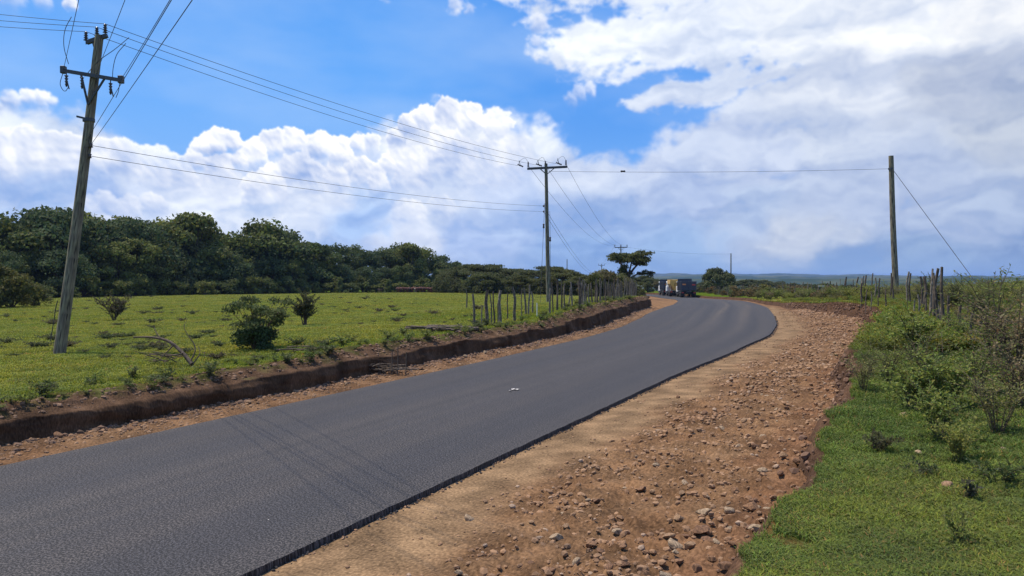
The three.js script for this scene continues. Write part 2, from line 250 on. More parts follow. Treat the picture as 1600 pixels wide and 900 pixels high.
// asphalt with a raised, slightly ragged edge
strip('asphalt_road', thin(rows, 2), 61, (s, k, r) => { const w = r.hw; const j = Math.round(k * 60), a = -w + edgeJit(s, 51), b = w + edgeJit(s, 53); if (j < 3) return a + [-.018, 0, .012][j]; if (j > 57) return b - [.012, 0, -.018][j - 58]; return lerp(a + .02, b - .02, (j - 3) / 54); },
  (s, t, x, z, r, k) => roadY(r.z) - .022 * (t / r.hw) ** 2 - (k === 0 || k === 1 ? .15 : 0),
  (s, t, x, z, r) => {       // paving lanes, and dust dragged on to the bend by tyres
    const lane = .11 * wob(t * 1.6, 1, 61) + .1 * noise(t * 4, s * .04) + .05 * fbm(x * .3, z * .3, 4);
    const dust = sstep(26, 55, r.z) * (1 - sstep(95, 125, r.z)) * (Math.exp(-(((t - 2.2 + .5 * Math.sin(s * .05)) / .3) ** 2)) + Math.exp(-(((t - .5 + .5 * Math.sin(s * .05)) / .22) ** 2))) * (.65 + .5 * noise(s * .4, t * 3));
    const old = clamp(.5 * noise(s * .12 + 4, t * .9) * sstep(-.2, .6, noise(s * .06, 9)));
    const v = 1 + lane, roll = clamp(.45 + .9 * noise(t * 1.3 + 3, s * .012 + 5) + .5 * noise(t * 5.3, s * .02)); if (Math.abs(t) > r.hw + .004 + edgeJit(s, t > 0 ? 53 : 51) * Math.sign(t)) return [.022, .022, .024]; const joint = Math.exp(-(((t + .12 + .03 * wob(s, .3, 66)) / .035) ** 2)) * (.6 + .4 * noise(s * .7, 3)); const col = mix3([.055 * v, .053 * v, .058 * v], [.096 * v, .084 * v, .077 * v], .9 * roll); return mix3(mix3(col, [.028, .028, .03], .5 * joint), [.2, .155, .11], clamp(.75 * dust + .1 * old)); }, asphaltMat, .45);
const soilTone = (x, z) => { const a = fbm(x * .35 + 5, z * .35, 4), b = fbm(x * 1.3, z * 1.3 + 9, 3); return mix3(mix3([.275, .163, .088], [.205, .115, .06], clamp(.5 + a)), [.32, .205, .118], clamp(.2 + b * .9)); };
strip('dirt_shoulder', rows, 104, span((s, r) => r.hw - .06, RE), profile2, (s, t, x, z, r) => { const u = t - r.hw, W = dWidth(s, r.z); let c = soilTone(x, z); c = mix3([.35, .235, .135], c, sstep(.7, 1.8, u + .4 * wob(s, .5, 31) + .2 * noise(x * 2, z * 2))); return mix3(c, [.24, .125, .07], .6 * sstep(W - .9, W - .1, u + .4 * noise(x * 1.4, z * 1.4))); }, soilMat, .42);
function profile2(s, t, x, z, r) { return t < r.hw ? roadY(r.z) - .095 : profile(s, t, x, z, r); }
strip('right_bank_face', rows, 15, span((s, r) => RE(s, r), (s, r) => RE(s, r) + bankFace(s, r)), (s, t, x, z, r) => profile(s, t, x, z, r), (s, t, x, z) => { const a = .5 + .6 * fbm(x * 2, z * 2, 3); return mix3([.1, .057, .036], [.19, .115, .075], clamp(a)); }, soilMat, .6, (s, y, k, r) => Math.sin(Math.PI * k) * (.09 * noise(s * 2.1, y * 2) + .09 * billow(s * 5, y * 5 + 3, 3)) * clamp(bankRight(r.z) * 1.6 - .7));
const greenTone = (x, z) => { const a = fbm(x * .22 + 3, z * .22, 4), b = fbm(x * 1.1, z * 1.1 + 6, 3); let c = mix3([.155, .212, .03], [.12, .175, .027], clamp(.5 + a)); c = mix3(c, [.17, .19, .045], clamp(.1 + b * .7)); c = mix3(c, [.18, .185, .055], .55 * sstep(.05, .4, fbm(x * .05 + 11, z * .05, 4))); return mix3(c, [.155, .105, .06], .8 * sstep(.28, .5, fbm(x * .8 + 20, z * .8, 4))); };
strip('grass_verge', thin(rows, 3), 60, span((s, r) => RE(s, r) + bankFace(s, r), (s, r) => r.hw + 22), (s, t, x, z, r, k) => profile(s, t, x, z, r) - .35 * sstep(.94, 1, k), (s, t, x, z, r) => { const v = t - RE(s, r) - bankFace(s, r); return mix3([.18, .1, .055], greenTone(x, z), sstep(-.02, .16, v + .1 * noise(x * 5, z * 5))); }, grassMat, .55);
strip('left_shoulder', thin(rows, 2), 34, span((s, r) => -r.hw + .06, (s, r) => -r.hw - lShoulder(s)), (s, t, x, z, r) => (t > -r.hw ? roadY(r.z) - .075 : profile(s, t, x, z, r)), (s, t, x, z, r) => { const far = sstep(35, 60, r.z); return mix3(mix3(soilTone(x, z), [.2, .12, .075], .35 * sstep(.55, .9, -t - r.hw)), [.42, .25, .13], .6 * far); }, soilMat, .42);
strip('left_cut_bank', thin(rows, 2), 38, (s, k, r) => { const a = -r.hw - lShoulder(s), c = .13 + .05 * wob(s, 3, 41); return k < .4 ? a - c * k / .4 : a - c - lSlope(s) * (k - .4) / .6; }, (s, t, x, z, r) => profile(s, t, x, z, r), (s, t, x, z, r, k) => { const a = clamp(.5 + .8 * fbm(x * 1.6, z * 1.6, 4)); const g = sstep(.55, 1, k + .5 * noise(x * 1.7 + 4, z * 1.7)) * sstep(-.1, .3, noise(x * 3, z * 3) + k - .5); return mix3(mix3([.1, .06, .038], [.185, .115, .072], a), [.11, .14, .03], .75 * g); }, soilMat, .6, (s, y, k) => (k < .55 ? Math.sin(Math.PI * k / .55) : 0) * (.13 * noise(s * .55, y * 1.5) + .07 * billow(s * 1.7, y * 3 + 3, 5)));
strip('left_verge', thin(rows, 3), 44, span(LE, (s, r) => -r.hw - 13), (s, t, x, z, r, k) => profile(s, t, x, z, r) - .35 * sstep(.93, 1, k), (s, t, x, z, r) => { const v = LE(s, r) - t; const g = greenTone(x, z); return mix3([.15, .1, .062], g, sstep(.05, .7, v + .45 * noise(x * 1.6, z * 1.6))); }, grassMat, .55);
// the open ground out to the horizon
{
  const radii = [1.5]; while (radii[radii.length - 1] < 14000) radii.push(radii[radii.length - 1] * (radii[radii.length - 1] < 300 ? 1.035 : 1.07));
  const ang = []; for (let a = -180; a < 180;) { ang.push(a); a += Math.abs(a) < 46 ? .45 : 5; }
  const nA = ang.length, P = [], C = [], U = [], I = [];
  radii.forEach((r, i) => ang.forEach((a, j) => {
    const x = r * Math.sin(a / DEG), z = r * Math.cos(a / DEG); let y = fieldY(x, z, r);
    if (r < 330) { const [s, t, rd] = stOf(x, z); if (Math.abs(t) < 60) { y = profile(s, t, x, z, rd); const inn = t > 0 ? sstep(rd.hw + 21.6, rd.hw + 19, t) : sstep(-rd.hw - 12.6, -rd.hw - 11, t); y -= (.9 + .8 * sstep(9, 5, Math.abs(t))) * inn; } }
    P.push(x, y, -z); U.push(x * .3, z * .3);
    const c = greenTone(x, z);
    C.push(...c);
    if (i) { const j2 = (j + 1) % nA, o = i * nA, q = o - nA; I.push(q + j, o + j, q + j2, o + j, o + j2, q + j2); }
  }));
  const g = new THREE.BufferGeometry(); g.setAttribute('position', new THREE.Float32BufferAttribute(P, 3)); g.setAttribute('color', new THREE.Float32BufferAttribute(C, 3)); g.setAttribute('uv', new THREE.Float32BufferAttribute(U, 2)); g.setIndex(I.map((_, k, a) => a[k - k % 3 + [0, 2, 1][k % 3]])); g.computeVertexNormals();
  setting('ground', g, grassMat);
}
// far ridges beyond the plain
{
  const hillMat = new THREE.MeshPhysicalMaterial({ vertexColors: true, roughness: 1, specularIntensity: 0 });
  const ridges = [[2300, 420, 10, 3], [3800, 700, 36, 7], [6200, 1300, 70, 11]];
  for (const [R, depth, top, seed] of ridges) {
    const P = [], C = [], I = [], nA = 520, nR = 18;
    for (let i = 0; i <= nR; i++) for (let j = 0; j <= nA; j++) {
      const a = (-70 + 140 * j / nA) / DEG, r = R + depth * (i / nR * 2 - 1), x = r * Math.sin(a), z = r * Math.cos(a), k = i / nR * 2 - 1;
      const crest = EYE + top * (.35 + .75 * fbm(a * 5 + seed, seed, 4) + .25 * noise(a * 2.2 + seed * 3, 1)) * 1 + (R > 6000 ? 6 : -2);
      const up = Math.pow(Math.max(0, 1 - k * k), .8), y = -44 + (crest + 44) * up + up * (R * .0011) * (fbm(x * .006, z * .006, 4) + .5 * noise(a * 240, k * 6));
      P.push(x, y, -z); const f = fbm(x * .0035 + seed, z * .0035, 5), w = sstep(-.1, .15, f + .3 * noise(x * .02, z * .02)); C.push(...mix3([.028, .045, .018], [.075, .085, .035], w));
      if (i && j) { const o = i * (nA + 1) + j, q = o - nA - 1; I.push(q - 1, q, o - 1, q, o, o - 1); }
    }
    const g = new THREE.BufferGeometry(); g.setAttribute('position', new THREE.Float32BufferAttribute(P, 3)); g.setAttribute('color', new THREE.Float32BufferAttribute(C, 3)); g.setIndex(I); g.computeVertexNormals();
    setting('hills', g, hillMat);
  }
}
scene.fog = new THREE.FogExp2(0x8fb4ee, 0.0001);
// ---------------------------------------------------------------- foliage tools
const leafMat = (name, transmission = .35) => new THREE.MeshPhysicalMaterial({ name, vertexColors: true, roughness: .95, transmission, thickness: 0, side: THREE.DoubleSide, specularIntensity: .35 });
const crownMat = leafMat('crown leaves', .4), herbMat = leafMat('herb leaves', .5), grassBladeMat = leafMat('grass blades', .4);
const barkMap = dataTex(256, (x, y) => { const v = .7 + .5 * tiled(x, y * .25, 16, 3) + .3 * tiled(x, y, 8, 2); return [v, v, v]; });
const barkMat = new THREE.MeshStandardMaterial({ map: barkMap, color: new THREE.Color().setRGB(.12, .09, .065), roughness: 1 });
const twigMat = new THREE.MeshStandardMaterial({ color: new THREE.Color().setRGB(.085, .062, .045), roughness: 1 });
const dryTwigMat = new THREE.MeshStandardMaterial({ map: barkMap, color: new THREE.Color().setRGB(.22, .165, .115), roughness: 1 });
class Soup {       // triangles with a colour per vertex
  constructor() { this.p = []; this.c = []; }
  leaf(pos, dir, nor, len, wid, col, fold = .25) {      // a pointed leaf of two folded halves
    const side = new THREE.Vector3().crossVectors(dir, nor).normalize(), up = new THREE.Vector3().crossVectors(side, dir).normalize();
    const m = [pos.x + dir.x * len * .48, pos.y + dir.y * len * .48, pos.z + dir.z * len * .48], h = wid / 2, f = fold * wid;
    const a = [m[0] + side.x * h + up.x * f, m[1] + side.y * h + up.y * f, m[2] + side.z * h + up.z * f], b = [m[0] - side.x * h + up.x * f, m[1] - side.y * h + up.y * f, m[2] - side.z * h + up.z * f];
    const t = [pos.x + dir.x * len, pos.y + dir.y * len, pos.z + dir.z * len], o = [pos.x, pos.y, pos.z];
    this.p.push(...o, ...a, ...t, ...o, ...t, ...b); for (let i = 0; i < 6; i++) this.c.push(...col);
  }
  geo() { const g = new THREE.BufferGeometry(); g.setAttribute('position', new THREE.Float32BufferAttribute(this.p, 3)); g.setAttribute('color', new THREE.Float32BufferAttribute(this.c, 3)); g.computeVertexNormals(); return g; }
}
const rdir = (R, out = new THREE.Vector3()) => { const z = R() * 2 - 1, a = R() * 6.2832, q = Math.sqrt(1 - z * z); return out.set(q * Math.cos(a), z, q * Math.sin(a)); };
function tube(pts, r0, r1, sides = 5, seg = 0) {       // a tapering limb through points
  const c = new THREE.CatmullRomCurve3(pts), n = seg || Math.max(2, pts.length * 2), g = new THREE.TubeGeometry(c, n, 1, sides, false), p = g.attributes.position, q = new THREE.Vector3();
  for (let i = 0; i <= n; i++) { c.getPointAt(i / n, q); const r = lerp(r0, r1, i / n); for (let j = 0; j <= sides; j++) { const k = i * (sides + 1) + j; p.setXYZ(k, q.x + (p.getX(k) - q.x) * r, q.y + (p.getY(k) - q.y) * r, q.z + (p.getZ(k) - q.z) * r); } }
  return g;
}
function clump(S, R, c, rx, ry, n, size, tone, shell = .6) {        // leaves spread over and inside a lobe of the crown
  const d = new THREE.Vector3(), nn = new THREE.Vector3(), dd = new THREE.Vector3(), k0 = .8 + .4 * R();
  for (let i = 0; i < n; i++) {
    rdir(R, d); if (d.y < -.35 && R() < .7) d.y *= -.6; const q = shell + (1.06 - shell) * Math.sqrt(R()) + (R() < .08 ? .16 * R() : 0);
    const pos = V(c.x + d.x * rx * q, c.y + d.y * ry * q, c.z + d.z * rx * q);
    rdir(R, nn).multiplyScalar(.75).add(d).normalize(); rdir(R, dd); dd.addScaledVector(nn, -dd.dot(nn)).normalize();
    const k = k0 * (.68 + .6 * R()), y = R() * .3; S.leaf(pos, dd, nn, size * (.7 + .7 * R()), size * (.55 + .4 * R()), [tone[0] * k * (1 + y), tone[1] * k, tone[2] * k], .15);
  }
}
// broad dense tree, about 1 unit = 1 m, height H
function broadTree(seed, H, Wd, tone, low = .12) {
  const R = rng(seed), S = new Soup(), limbs = [], base = V(0, -.3, 0), fork = V((R() - .5) * .6, H * .28, (R() - .5) * .6);
  limbs.push(tube([base, V(fork.x * .4, H * .14, fork.z * .3), fork], H * .035, H * .024, 7));
  const n = 26;
  for (let i = 0; i < n; i++) {
    const h = i < 6 ? low + .18 * R() : .22 + .7 * Math.pow(R(), .8), a = i * 2.4 + R() * .8, env = Wd * .5 * Math.pow(Math.sin(Math.PI * clamp(.18 + h * .78)), .7), rad = env * (.35 + .65 * Math.sqrt(R())) * (h > .8 ? .6 : 1);
    const r = Wd * (.1 + .1 * R()), c = V(Math.cos(a) * rad, H * h * (.94 + .1 * R()), Math.sin(a) * rad);
    if (c.y + r * .8 > H) c.y = H - r * .8;
    clump(S, R, c, r * (1 + .3 * R()), r * (.7 + .3 * R()), 190, .46, tone, .55);
    if (i % 2 === 0) limbs.push(tube([fork, V(lerp(fork.x, c.x, .5), lerp(fork.y, c.y, .62), lerp(fork.z, c.z, .5)), c], H * .014, H * .004, 5));
  }
  return [mergeGeometries(limbs), S.geo()];
}
// thorn tree with flat storeys of leaves
function umbrellaTree(seed, H, Wd, tone, storeys = 9) {
  const R = rng(seed), S = new Soup(), limbs = [], fork = V((R() - .5) * .5, H * .38, (R() - .5) * .5);
  limbs.push(tube([V(0, -.3, 0), V(.1, H * .2, 0), fork], H * .04, H * .026, 7));
  for (let i = 0; i < storeys; i++) {
    const a = i * 2.4 + R(), rad = Wd * .5 * Math.sqrt((i + .3) / storeys) * .8, h = H * (.97 - .42 * (rad / (Wd * .5)) ** 1.5 - .22 * R()), c = V(Math.cos(a) * rad, h, Math.sin(a) * rad);
    limbs.push(tube([fork, V(c.x * .45, lerp(fork.y, h, .6), c.z * .45), c], H * .016, H * .004, 5));
    for (let k = 0; k < 4; k++) { const b = R() * 6.28, q = Wd * .13 * R(); clump(S, R, V(c.x + Math.cos(b) * q, h + (R() - .4) * H * .04, c.z + Math.sin(b) * q), Wd * (.1 + .06 * R()), H * (.035 + .035 * R()), 120, .3, tone, .1); }
  }
  return [mergeGeometries(limbs), S.geo()];
}
// low rounded bush with foliage to the ground
function bushGeo(seed, H, Wd, tone, leaf = .16, lobes = 14, per = 170) {
  const R = rng(seed), S = new Soup(), limbs = [];
  for (let i = 0; i < lobes; i++) {
    const a = i * 2.4 + R(), h = .12 + .75 * R(), rad = Wd * .42 * Math.sqrt(R()) * (1.1 - h * .5), r = Wd * (.1 + .09 * R()), c = V(Math.cos(a) * rad, Math.max(r * .5, H * h), Math.sin(a) * rad);
    clump(S, R, c, r, r * .8, per, leaf, tone, .4);
    limbs.push(tube([V((R() - .5) * .15, -.1, (R() - .5) * .15), V(c.x * .35, c.y * .55, c.z * .35), c], H * .018, H * .004, 4));
  }
  return [mergeGeometries(limbs), S.geo()];
}
// many-stemmed weed or shrub: stems, side twigs, small leaves along them
function herbGeo(seed, { h = 1, spread = .5, stems = 8, leaves = 26, len = .06, wid = .03, tone = [.1, .15, .03], bare = .25, twigs = 3, thick = .007, arch = .3 }) {
  const R = rng(seed), S = new Soup(), wood = [], q = new THREE.Vector3(), dir = new THREE.Vector3(), tn = new THREE.Vector3(), nn = new THREE.Vector3();
  const dress = (c, n, from, k0) => { for (let i = 0; i < n; i++) { const u = from + (1 - from) * (i + R()) / n; c.getPointAt(Math.min(u, 1), q); c.getTangentAt(Math.min(u, 1), tn); rdir(R, dir); dir.addScaledVector(tn, .5); dir.y += .25; dir.normalize(); rdir(R, nn).multiplyScalar(.6); nn.y += 1; nn.normalize(); const k = k0 * (.7 + .6 * R()), y = R() * R() * .7; S.leaf(q, dir, nn, len * (.6 + .7 * R()), wid * (.7 + .6 * R()), [tone[0] * k * (1 + y), tone[1] * k * (1 + .15 * y), tone[2] * k]); } };
  for (let i = 0; i < stems; i++) {
    const a = R() * 6.2832, r0 = .06 * R(), lean = spread * (.25 + .75 * R()), hh = h * (.55 + .45 * R()), ca = Math.cos(a), sa = Math.sin(a), k0 = .8 + .4 * R();
    const pts = [V(ca * r0, -.05, sa * r0), V(ca * lean * .3 + (R() - .5) * .06, hh * .42, sa * lean * .3 + (R() - .5) * .06), V(ca * lean * .7 + (R() - .5) * .1, hh * .8, sa * lean * .7 + (R() - .5) * .1), V(ca * lean * (1 + arch), hh * (1 - arch * .15), sa * lean * (1 + arch))];
    wood.push(tube(pts, thick, thick * .35, 4, 6));
    const c = new THREE.CatmullRomCurve3(pts); dress(c, leaves, bare, k0);
    for (let t = 0; t < twigs; t++) {
      const u = .3 + .6 * R(); c.getPointAt(u, q); rdir(R, dir); dir.y = Math.abs(dir.y) * .7 + .2; const L = h * (.16 + .22 * R()), p0 = q.clone(), p2 = p0.clone().addScaledVector(dir, L), p1 = p0.clone().lerp(p2, .5).add(V(0, -L * .06, 0));
      wood.push(tube([p0, p1, p2], thick * .55, thick * .25, 3, 3)); dress(new THREE.CatmullRomCurve3([p0, p1, p2]), Math.round(leaves * .55), .15, k0);
    }
  }
  return [mergeGeometries(wood), S.geo()];
}
const protoParts = (name, label, cat, geos, mats, names) => { const g = new THREE.Group(); g.name = name; g.userData = { label, category: cat }; geos.forEach((q, i) => { const m = new THREE.Mesh(q, mats[i]); m.name = names[i]; g.add(m); }); return g; };

// ---------------------------------------------------------------- the wood behind the pasture
{
  const tones = [[.078, .122, .034], [.1, .14, .034], [.068, .11, .04], [.125, .165, .04], [.085, .128, .042], [.11, .142, .046]];
  const protos = tones.map((t, i) => protoParts('forest_tree', 'dense dark evergreen tree in the wood behind the green pasture', 'tree', broadTree(100 + i, 10, 8.4 + (i % 3), t, i % 2 ? .1 : .16), [barkMat, crownMat], ['trunk', 'crown']));
  const R = rng(5), skyline = table([[-80, 338], [0, 336], [30, 352], [80, 322], [120, 328], [165, 346], [205, 338], [240, 352], [290, 334], [325, 348], [350, 368], [385, 368], [412, 346], [440, 360], [475, 378], [540, 380], [580, 386], [635, 381], [680, 394], [712, 404], [760, 416]]);
  const depth = (u) => lerp(100, 180, clamp(u / 720));
  const place = (u, Z, topV, k) => { const x = (u - 800) / FOC * Z, p = onGround(x, Z), H = EYE + (HOR - topV) / FOC * Z - p.y, i = Math.floor(R() * 6), s = H / 10, w = s * (.82 + .3 * R()); copyOf(protos[i], p, R() * 6.28, V(w, s, w), (H > 10.5 ? 'tall ' : H > 7 ? 'middling ' : 'low ') + ['dark green', 'olive', 'blackish green', 'yellow-green', 'dull green', 'brownish olive'][i] + ' tree with dense crown in the wood behind the pasture', 'trees of the wood behind the pasture'); };
  for (let u = -70; u <= 715; u += 27) place(u + (R() - .5) * 12, depth(u) + 10 + 14 * R(), skyline(u) + 6 * R() - 2);
  for (const [u, v] of [[86, 321], [205, 337], [300, 333], [410, 345], [436, 358], [490, 372], [640, 380]]) place(u, depth(u) + 8, v);
  for (let u = -60; u <= 720; u += 30) { const b = 448; place(u + (R() - .5) * 16, depth(u) + 1 + 5 * R(), lerp(skyline(u), b, .3 + .28 * R())); }
  const tb = [[.11, .145, .036], [.135, .17, .04], [.09, .125, .036]];
  const edge = tb.map((t, i) => protoParts('edge_bush', 'leafy bush along the foot of the wood', 'bush', bushGeo(140 + i, 3, 4.4, t, .34, 13, 130), [barkMat, crownMat], ['stems', 'foliage']));
  for (let u = -60; u <= 735; u += 19) { const Z = depth(u) - 4 + 5 * R(), x = (u - 800) / FOC * Z; const i = Math.floor(R() * 3), hk = .55 + .75 * R(); copyOf(edge[i], onGround(x, Z, -.1), R() * 6.28, V(.8 + .5 * R(), hk, .8 + .5 * R()), (hk > .95 ? 'high ' : 'low ') + ['mid-green', 'light green', 'dark green'][i] + ' leafy bush along the foot of the wood' + (u > 590 ? ' behind the cattle' : u < 130 ? ' behind the leaning pole' : ''), 'bushes at the foot of the wood'); }
  // paler bush at the near corner of the wood
  const pale = protoParts('pale_bush', 'yellowish green bush at the near corner of the wood', 'bush', bushGeo(160, 3.3, 4.4, [.1, .115, .03], .2, 20, 220), [barkMat, crownMat], ['stems', 'foliage']);
  for (const [u, Z, k] of [[18, 62, 1.0], [-35, 60, 1.25], [52, 66, .62], [-90, 58, 1.3]]) copyOf(pale, onGround((u - 800) / FOC * Z, Z, -.1), u, k, null, 'pale bushes at the near corner of the wood');
  // thorn trees
  const ac = [0, 1, 2].map((i) => protoParts('umbrella_thorn_tree', 'low flat-topped thorn tree behind the stick fence', 'tree', umbrellaTree(170 + i, 6, 9 + i, [[.09, .115, .034], [.1, .12, .036], [.082, .106, .036]][i], 15), [barkMat, crownMat], ['trunk', 'crown']));
  const acac = [[708, 168, 416], [738, 160, 409], [765, 150, 409], [795, 158, 414], [822, 150, 418], [852, 140, 412], [882, 130, 416], [905, 122, 428], [760, 135, 424], [812, 130, 428], [930, 150, 430]];
  for (const [u, Z, v] of acac) { const x = (u - 800) / FOC * Z, p = onGround(x, Z), H = EYE + (HOR - v) / FOC * Z - p.y; copyOf(ac[Math.floor(R() * 3)], p, R() * 6, V(H / 6 * 1.05, H / 6, H / 6 * 1.05), null, 'thorn trees behind the stick fence'); }
  const under = protoParts('thorn_thicket_bush', 'dark bush beneath the flat-topped thorn trees', 'bush', bushGeo(181, 3, 4.6, [.075, .098, .032], .3, 14, 130), [barkMat, crownMat], ['stems', 'foliage']);
  for (let u = 690; u < 935; u += 15) { const Z = 150 - (u - 690) * .12 + 16 * R(), x = (u - 800) / FOC * Z; copyOf(under, onGround(x, Z, -.1), R() * 6, V(1.1, .8 + .5 * R(), 1.1), null, 'bushes beneath the thorn trees'); }
}
// ---------------------------------------------------------------- trees and bushes by the bend
{
  const R = rng(9);
  { // lone thorn tree with a slanting crown
    const S = new Soup(), limbs = [], Q = rng(44), H = 5.6;
    limbs.push(tube([V(0, -.3, 0), V(-.15, 1.3, 0), V(-.05, 2.6, 0)], .3, .2, 7), tube([V(-.05, 2.6, 0), V(-.6, 3.6, .1), V(-1.5, 4.5, 0)], .16, .05, 5), tube([V(-.05, 2.6, 0), V(.7, 3.6, 0), V(1.9, 4.7, .2)], .17, .05, 5), tube([V(0, 2.2, 0), V(1.4, 2.9, 0), V(3.0, 2.7, .3)], .1, .03, 5), tube([V(0, 3, 0), V(.2, 4, .3), V(.3, 5, .5)], .12, .05, 5));
    for (let i = 0; i < 52; i++) { const x = lerp(-2.2, 2.4, Q()), y = 4.75 + (x + 2.1) * .12 - (.4 + 1.3 * clamp(.5 + x * .25)) * Q() ** 1.4 + .35 * Q(); clump(S, Q, V(x, y, (Q() - .5) * 3.2), .6, .2, 110, .22, [.095, .12, .034], .1); }
    for (let i = 0; i < 9; i++) clump(S, Q, V(lerp(1.2, 3.4, Q()), lerp(3.1, 2.5, Q()), (Q() - .5) * .9), .42, .13, 60, .2, [.055, .07, .022], .1);
    for (let i = 0; i < 22; i++) clump(S, Q, V((Q() - .5) * 1.3 - .3, .3 + 3.4 * Q(), (Q() - .5) * 1.1), .45, .45, 90, .18, [.05, .075, .02], .3);
    const p = at(983, 440, 92); const g = protoParts('lone_thorn_tree', 'lone thorn tree with slanting flat crown and creeper on its trunk', 'tree', [mergeGeometries(limbs), S.geo()], [barkMat, crownMat], ['trunk', 'crown']);
    copyOf(g, onGround(p.x, 92, 0), 0, 1.02);
  }
  const hedge = [0, 1].map((i) => protoParts('roadside_bush', 'scrubby bush on the left bank where the road bends', 'bush', bushGeo(190 + i, 2.4, 3, [[.095, .118, .036], [.12, .12, .048]][i], .15, 15, 190), [barkMat, crownMat], ['stems', 'foliage']));
  for (const [u, Z, k] of [[922, 68, .8], [936, 66, 1], [948, 67, 1.1], [958, 68, 1.05], [967, 69, .95], [976, 72, .9], [948, 76, 1.25], [990, 84, .9], [962, 64, .5], [974, 67, .6], [998, 92, .6], [912, 68, .6], [938, 84, 1.35], [985, 74, .6], [970, 84, 1.2], [1012, 175, 1.2], [1026, 185, 1.1], [1042, 195, 1.2], [1098, 185, 1]]) copyOf(hedge[Math.floor(R() * 2)], onGround((u - 800) / FOC * Z, Z, -.1), R() * 6, k, null, 'scrubby bushes on the left bank at the bend');
  // right side of the bend: round tree and scattered trees towards the plain
  const rt = protoParts('round_tree', 'round dark tree right of the parked trucks', 'tree', broadTree(210, 5, 7, [.075, .1, .036], .1), [barkMat, crownMat], ['trunk', 'crown']);
  { const Z = 150, x = (1122 - 800) / FOC * Z; copyOf(rt, onGround(x, Z), 1, V(.85, .98, .85)); }
  const fa = protoParts('plain_tree', 'dark low tree on the plain beyond the bend', 'tree', umbrellaTree(212, 4.5, 8, [.075, .098, .036], 14), [barkMat, crownMat], ['trunk', 'crown']);
  for (const [u, Z, v] of [[1160, 230, 437], [1178, 240, 436], [1195, 250, 437], [1215, 260, 439], [1240, 220, 442], [1265, 180, 443], [1290, 170, 442], [1018, 210, 434], [1030, 240, 438], [1045, 260, 440], [1008, 190, 430], [1100, 240, 440], [1330, 300, 444], [1540, 170, 441], [1595, 150, 438], [1575, 190, 440]]) { const x = (u - 800) / FOC * Z, p = onGround(x, Z), H = Math.max(2, EYE + (HOR - v) / FOC * Z - p.y); copyOf(fa, p, R() * 6, V(H / 4.5 * 1.2, H / 4.5, H / 4.5 * 1.2), null, 'trees on the plain beyond the bend'); }
}
// ---------------------------------------------------------------- bushes standing in the pasture
{
  const b1 = protoParts('pasture_bush', 'large feathery bush with creeper at the edge of the left bank', 'bush', (() => {
    const Q = rng(301), S = new Soup(), limbs = [];
    for (let i = 0; i < 26; i++) { const a = Q() * 6.28, r = .75 * Math.sqrt(Q()), h = .75 + .95 * Q(), c = V(Math.cos(a) * r * (.6 + h * .55), h, Math.sin(a) * r * (.6 + h * .55)); limbs.push(tube([V((Q() - .5) * .3, -.1, (Q() - .5) * .3), V(c.x * .4, h * .55, c.z * .4), c], .025, .006, 4)); clump(S, Q, c, .27, .13, 120, .085, [.085, .125, .042], .1); }
    for (let i = 0; i < 16; i++) { const a = Q() * 6.28, r = .62 * Math.sqrt(Q()); clump(S, Q, V(Math.cos(a) * r, .12 + .5 * Q(), Math.sin(a) * r), .3, .24, 150, .1, [.045, .085, .028], .3); }
    return [mergeGeometries(limbs), S.geo()]; })(), [twigMat, crownMat], ['stems', 'foliage']);
  const p1 = groundUnder(402, 546); copyOf(b1, p1, 0, (p1.z * -1) * 82 / FOC / 1.75);
  const mk = (name, label, seed, o) => protoParts(name, label, 'shrub', herbGeo(seed, o), [twigMat, herbMat], ['stems', 'foliage']);
  const p2 = groundUnder(476, 509), k2 = -p2.z * 54 / FOC; copyOf(mk('thorn_shrub', 'small open thorn shrub with leaning crown standing in the pasture', 302, { h: 1, spread: .42, stems: 9, leaves: 60, len: .06, wid: .035, tone: [.07, .09, .04], bare: .45, twigs: 8, thick: .018, arch: .5 }), p2, .4, k2 * 1.05);
  const p3 = groundUnder(178, 501), k3 = -p3.z * 40 / FOC; copyOf(mk('grey_shrub', 'low twiggy grey-green shrub beside the leaning power pole', 303, { h: 1, spread: .7, stems: 13, leaves: 40, len: .06, wid: .035, tone: [.075, .08, .05], bare: .15, twigs: 8, thick: .014, arch: .2 }), p3, .4, k3);
}
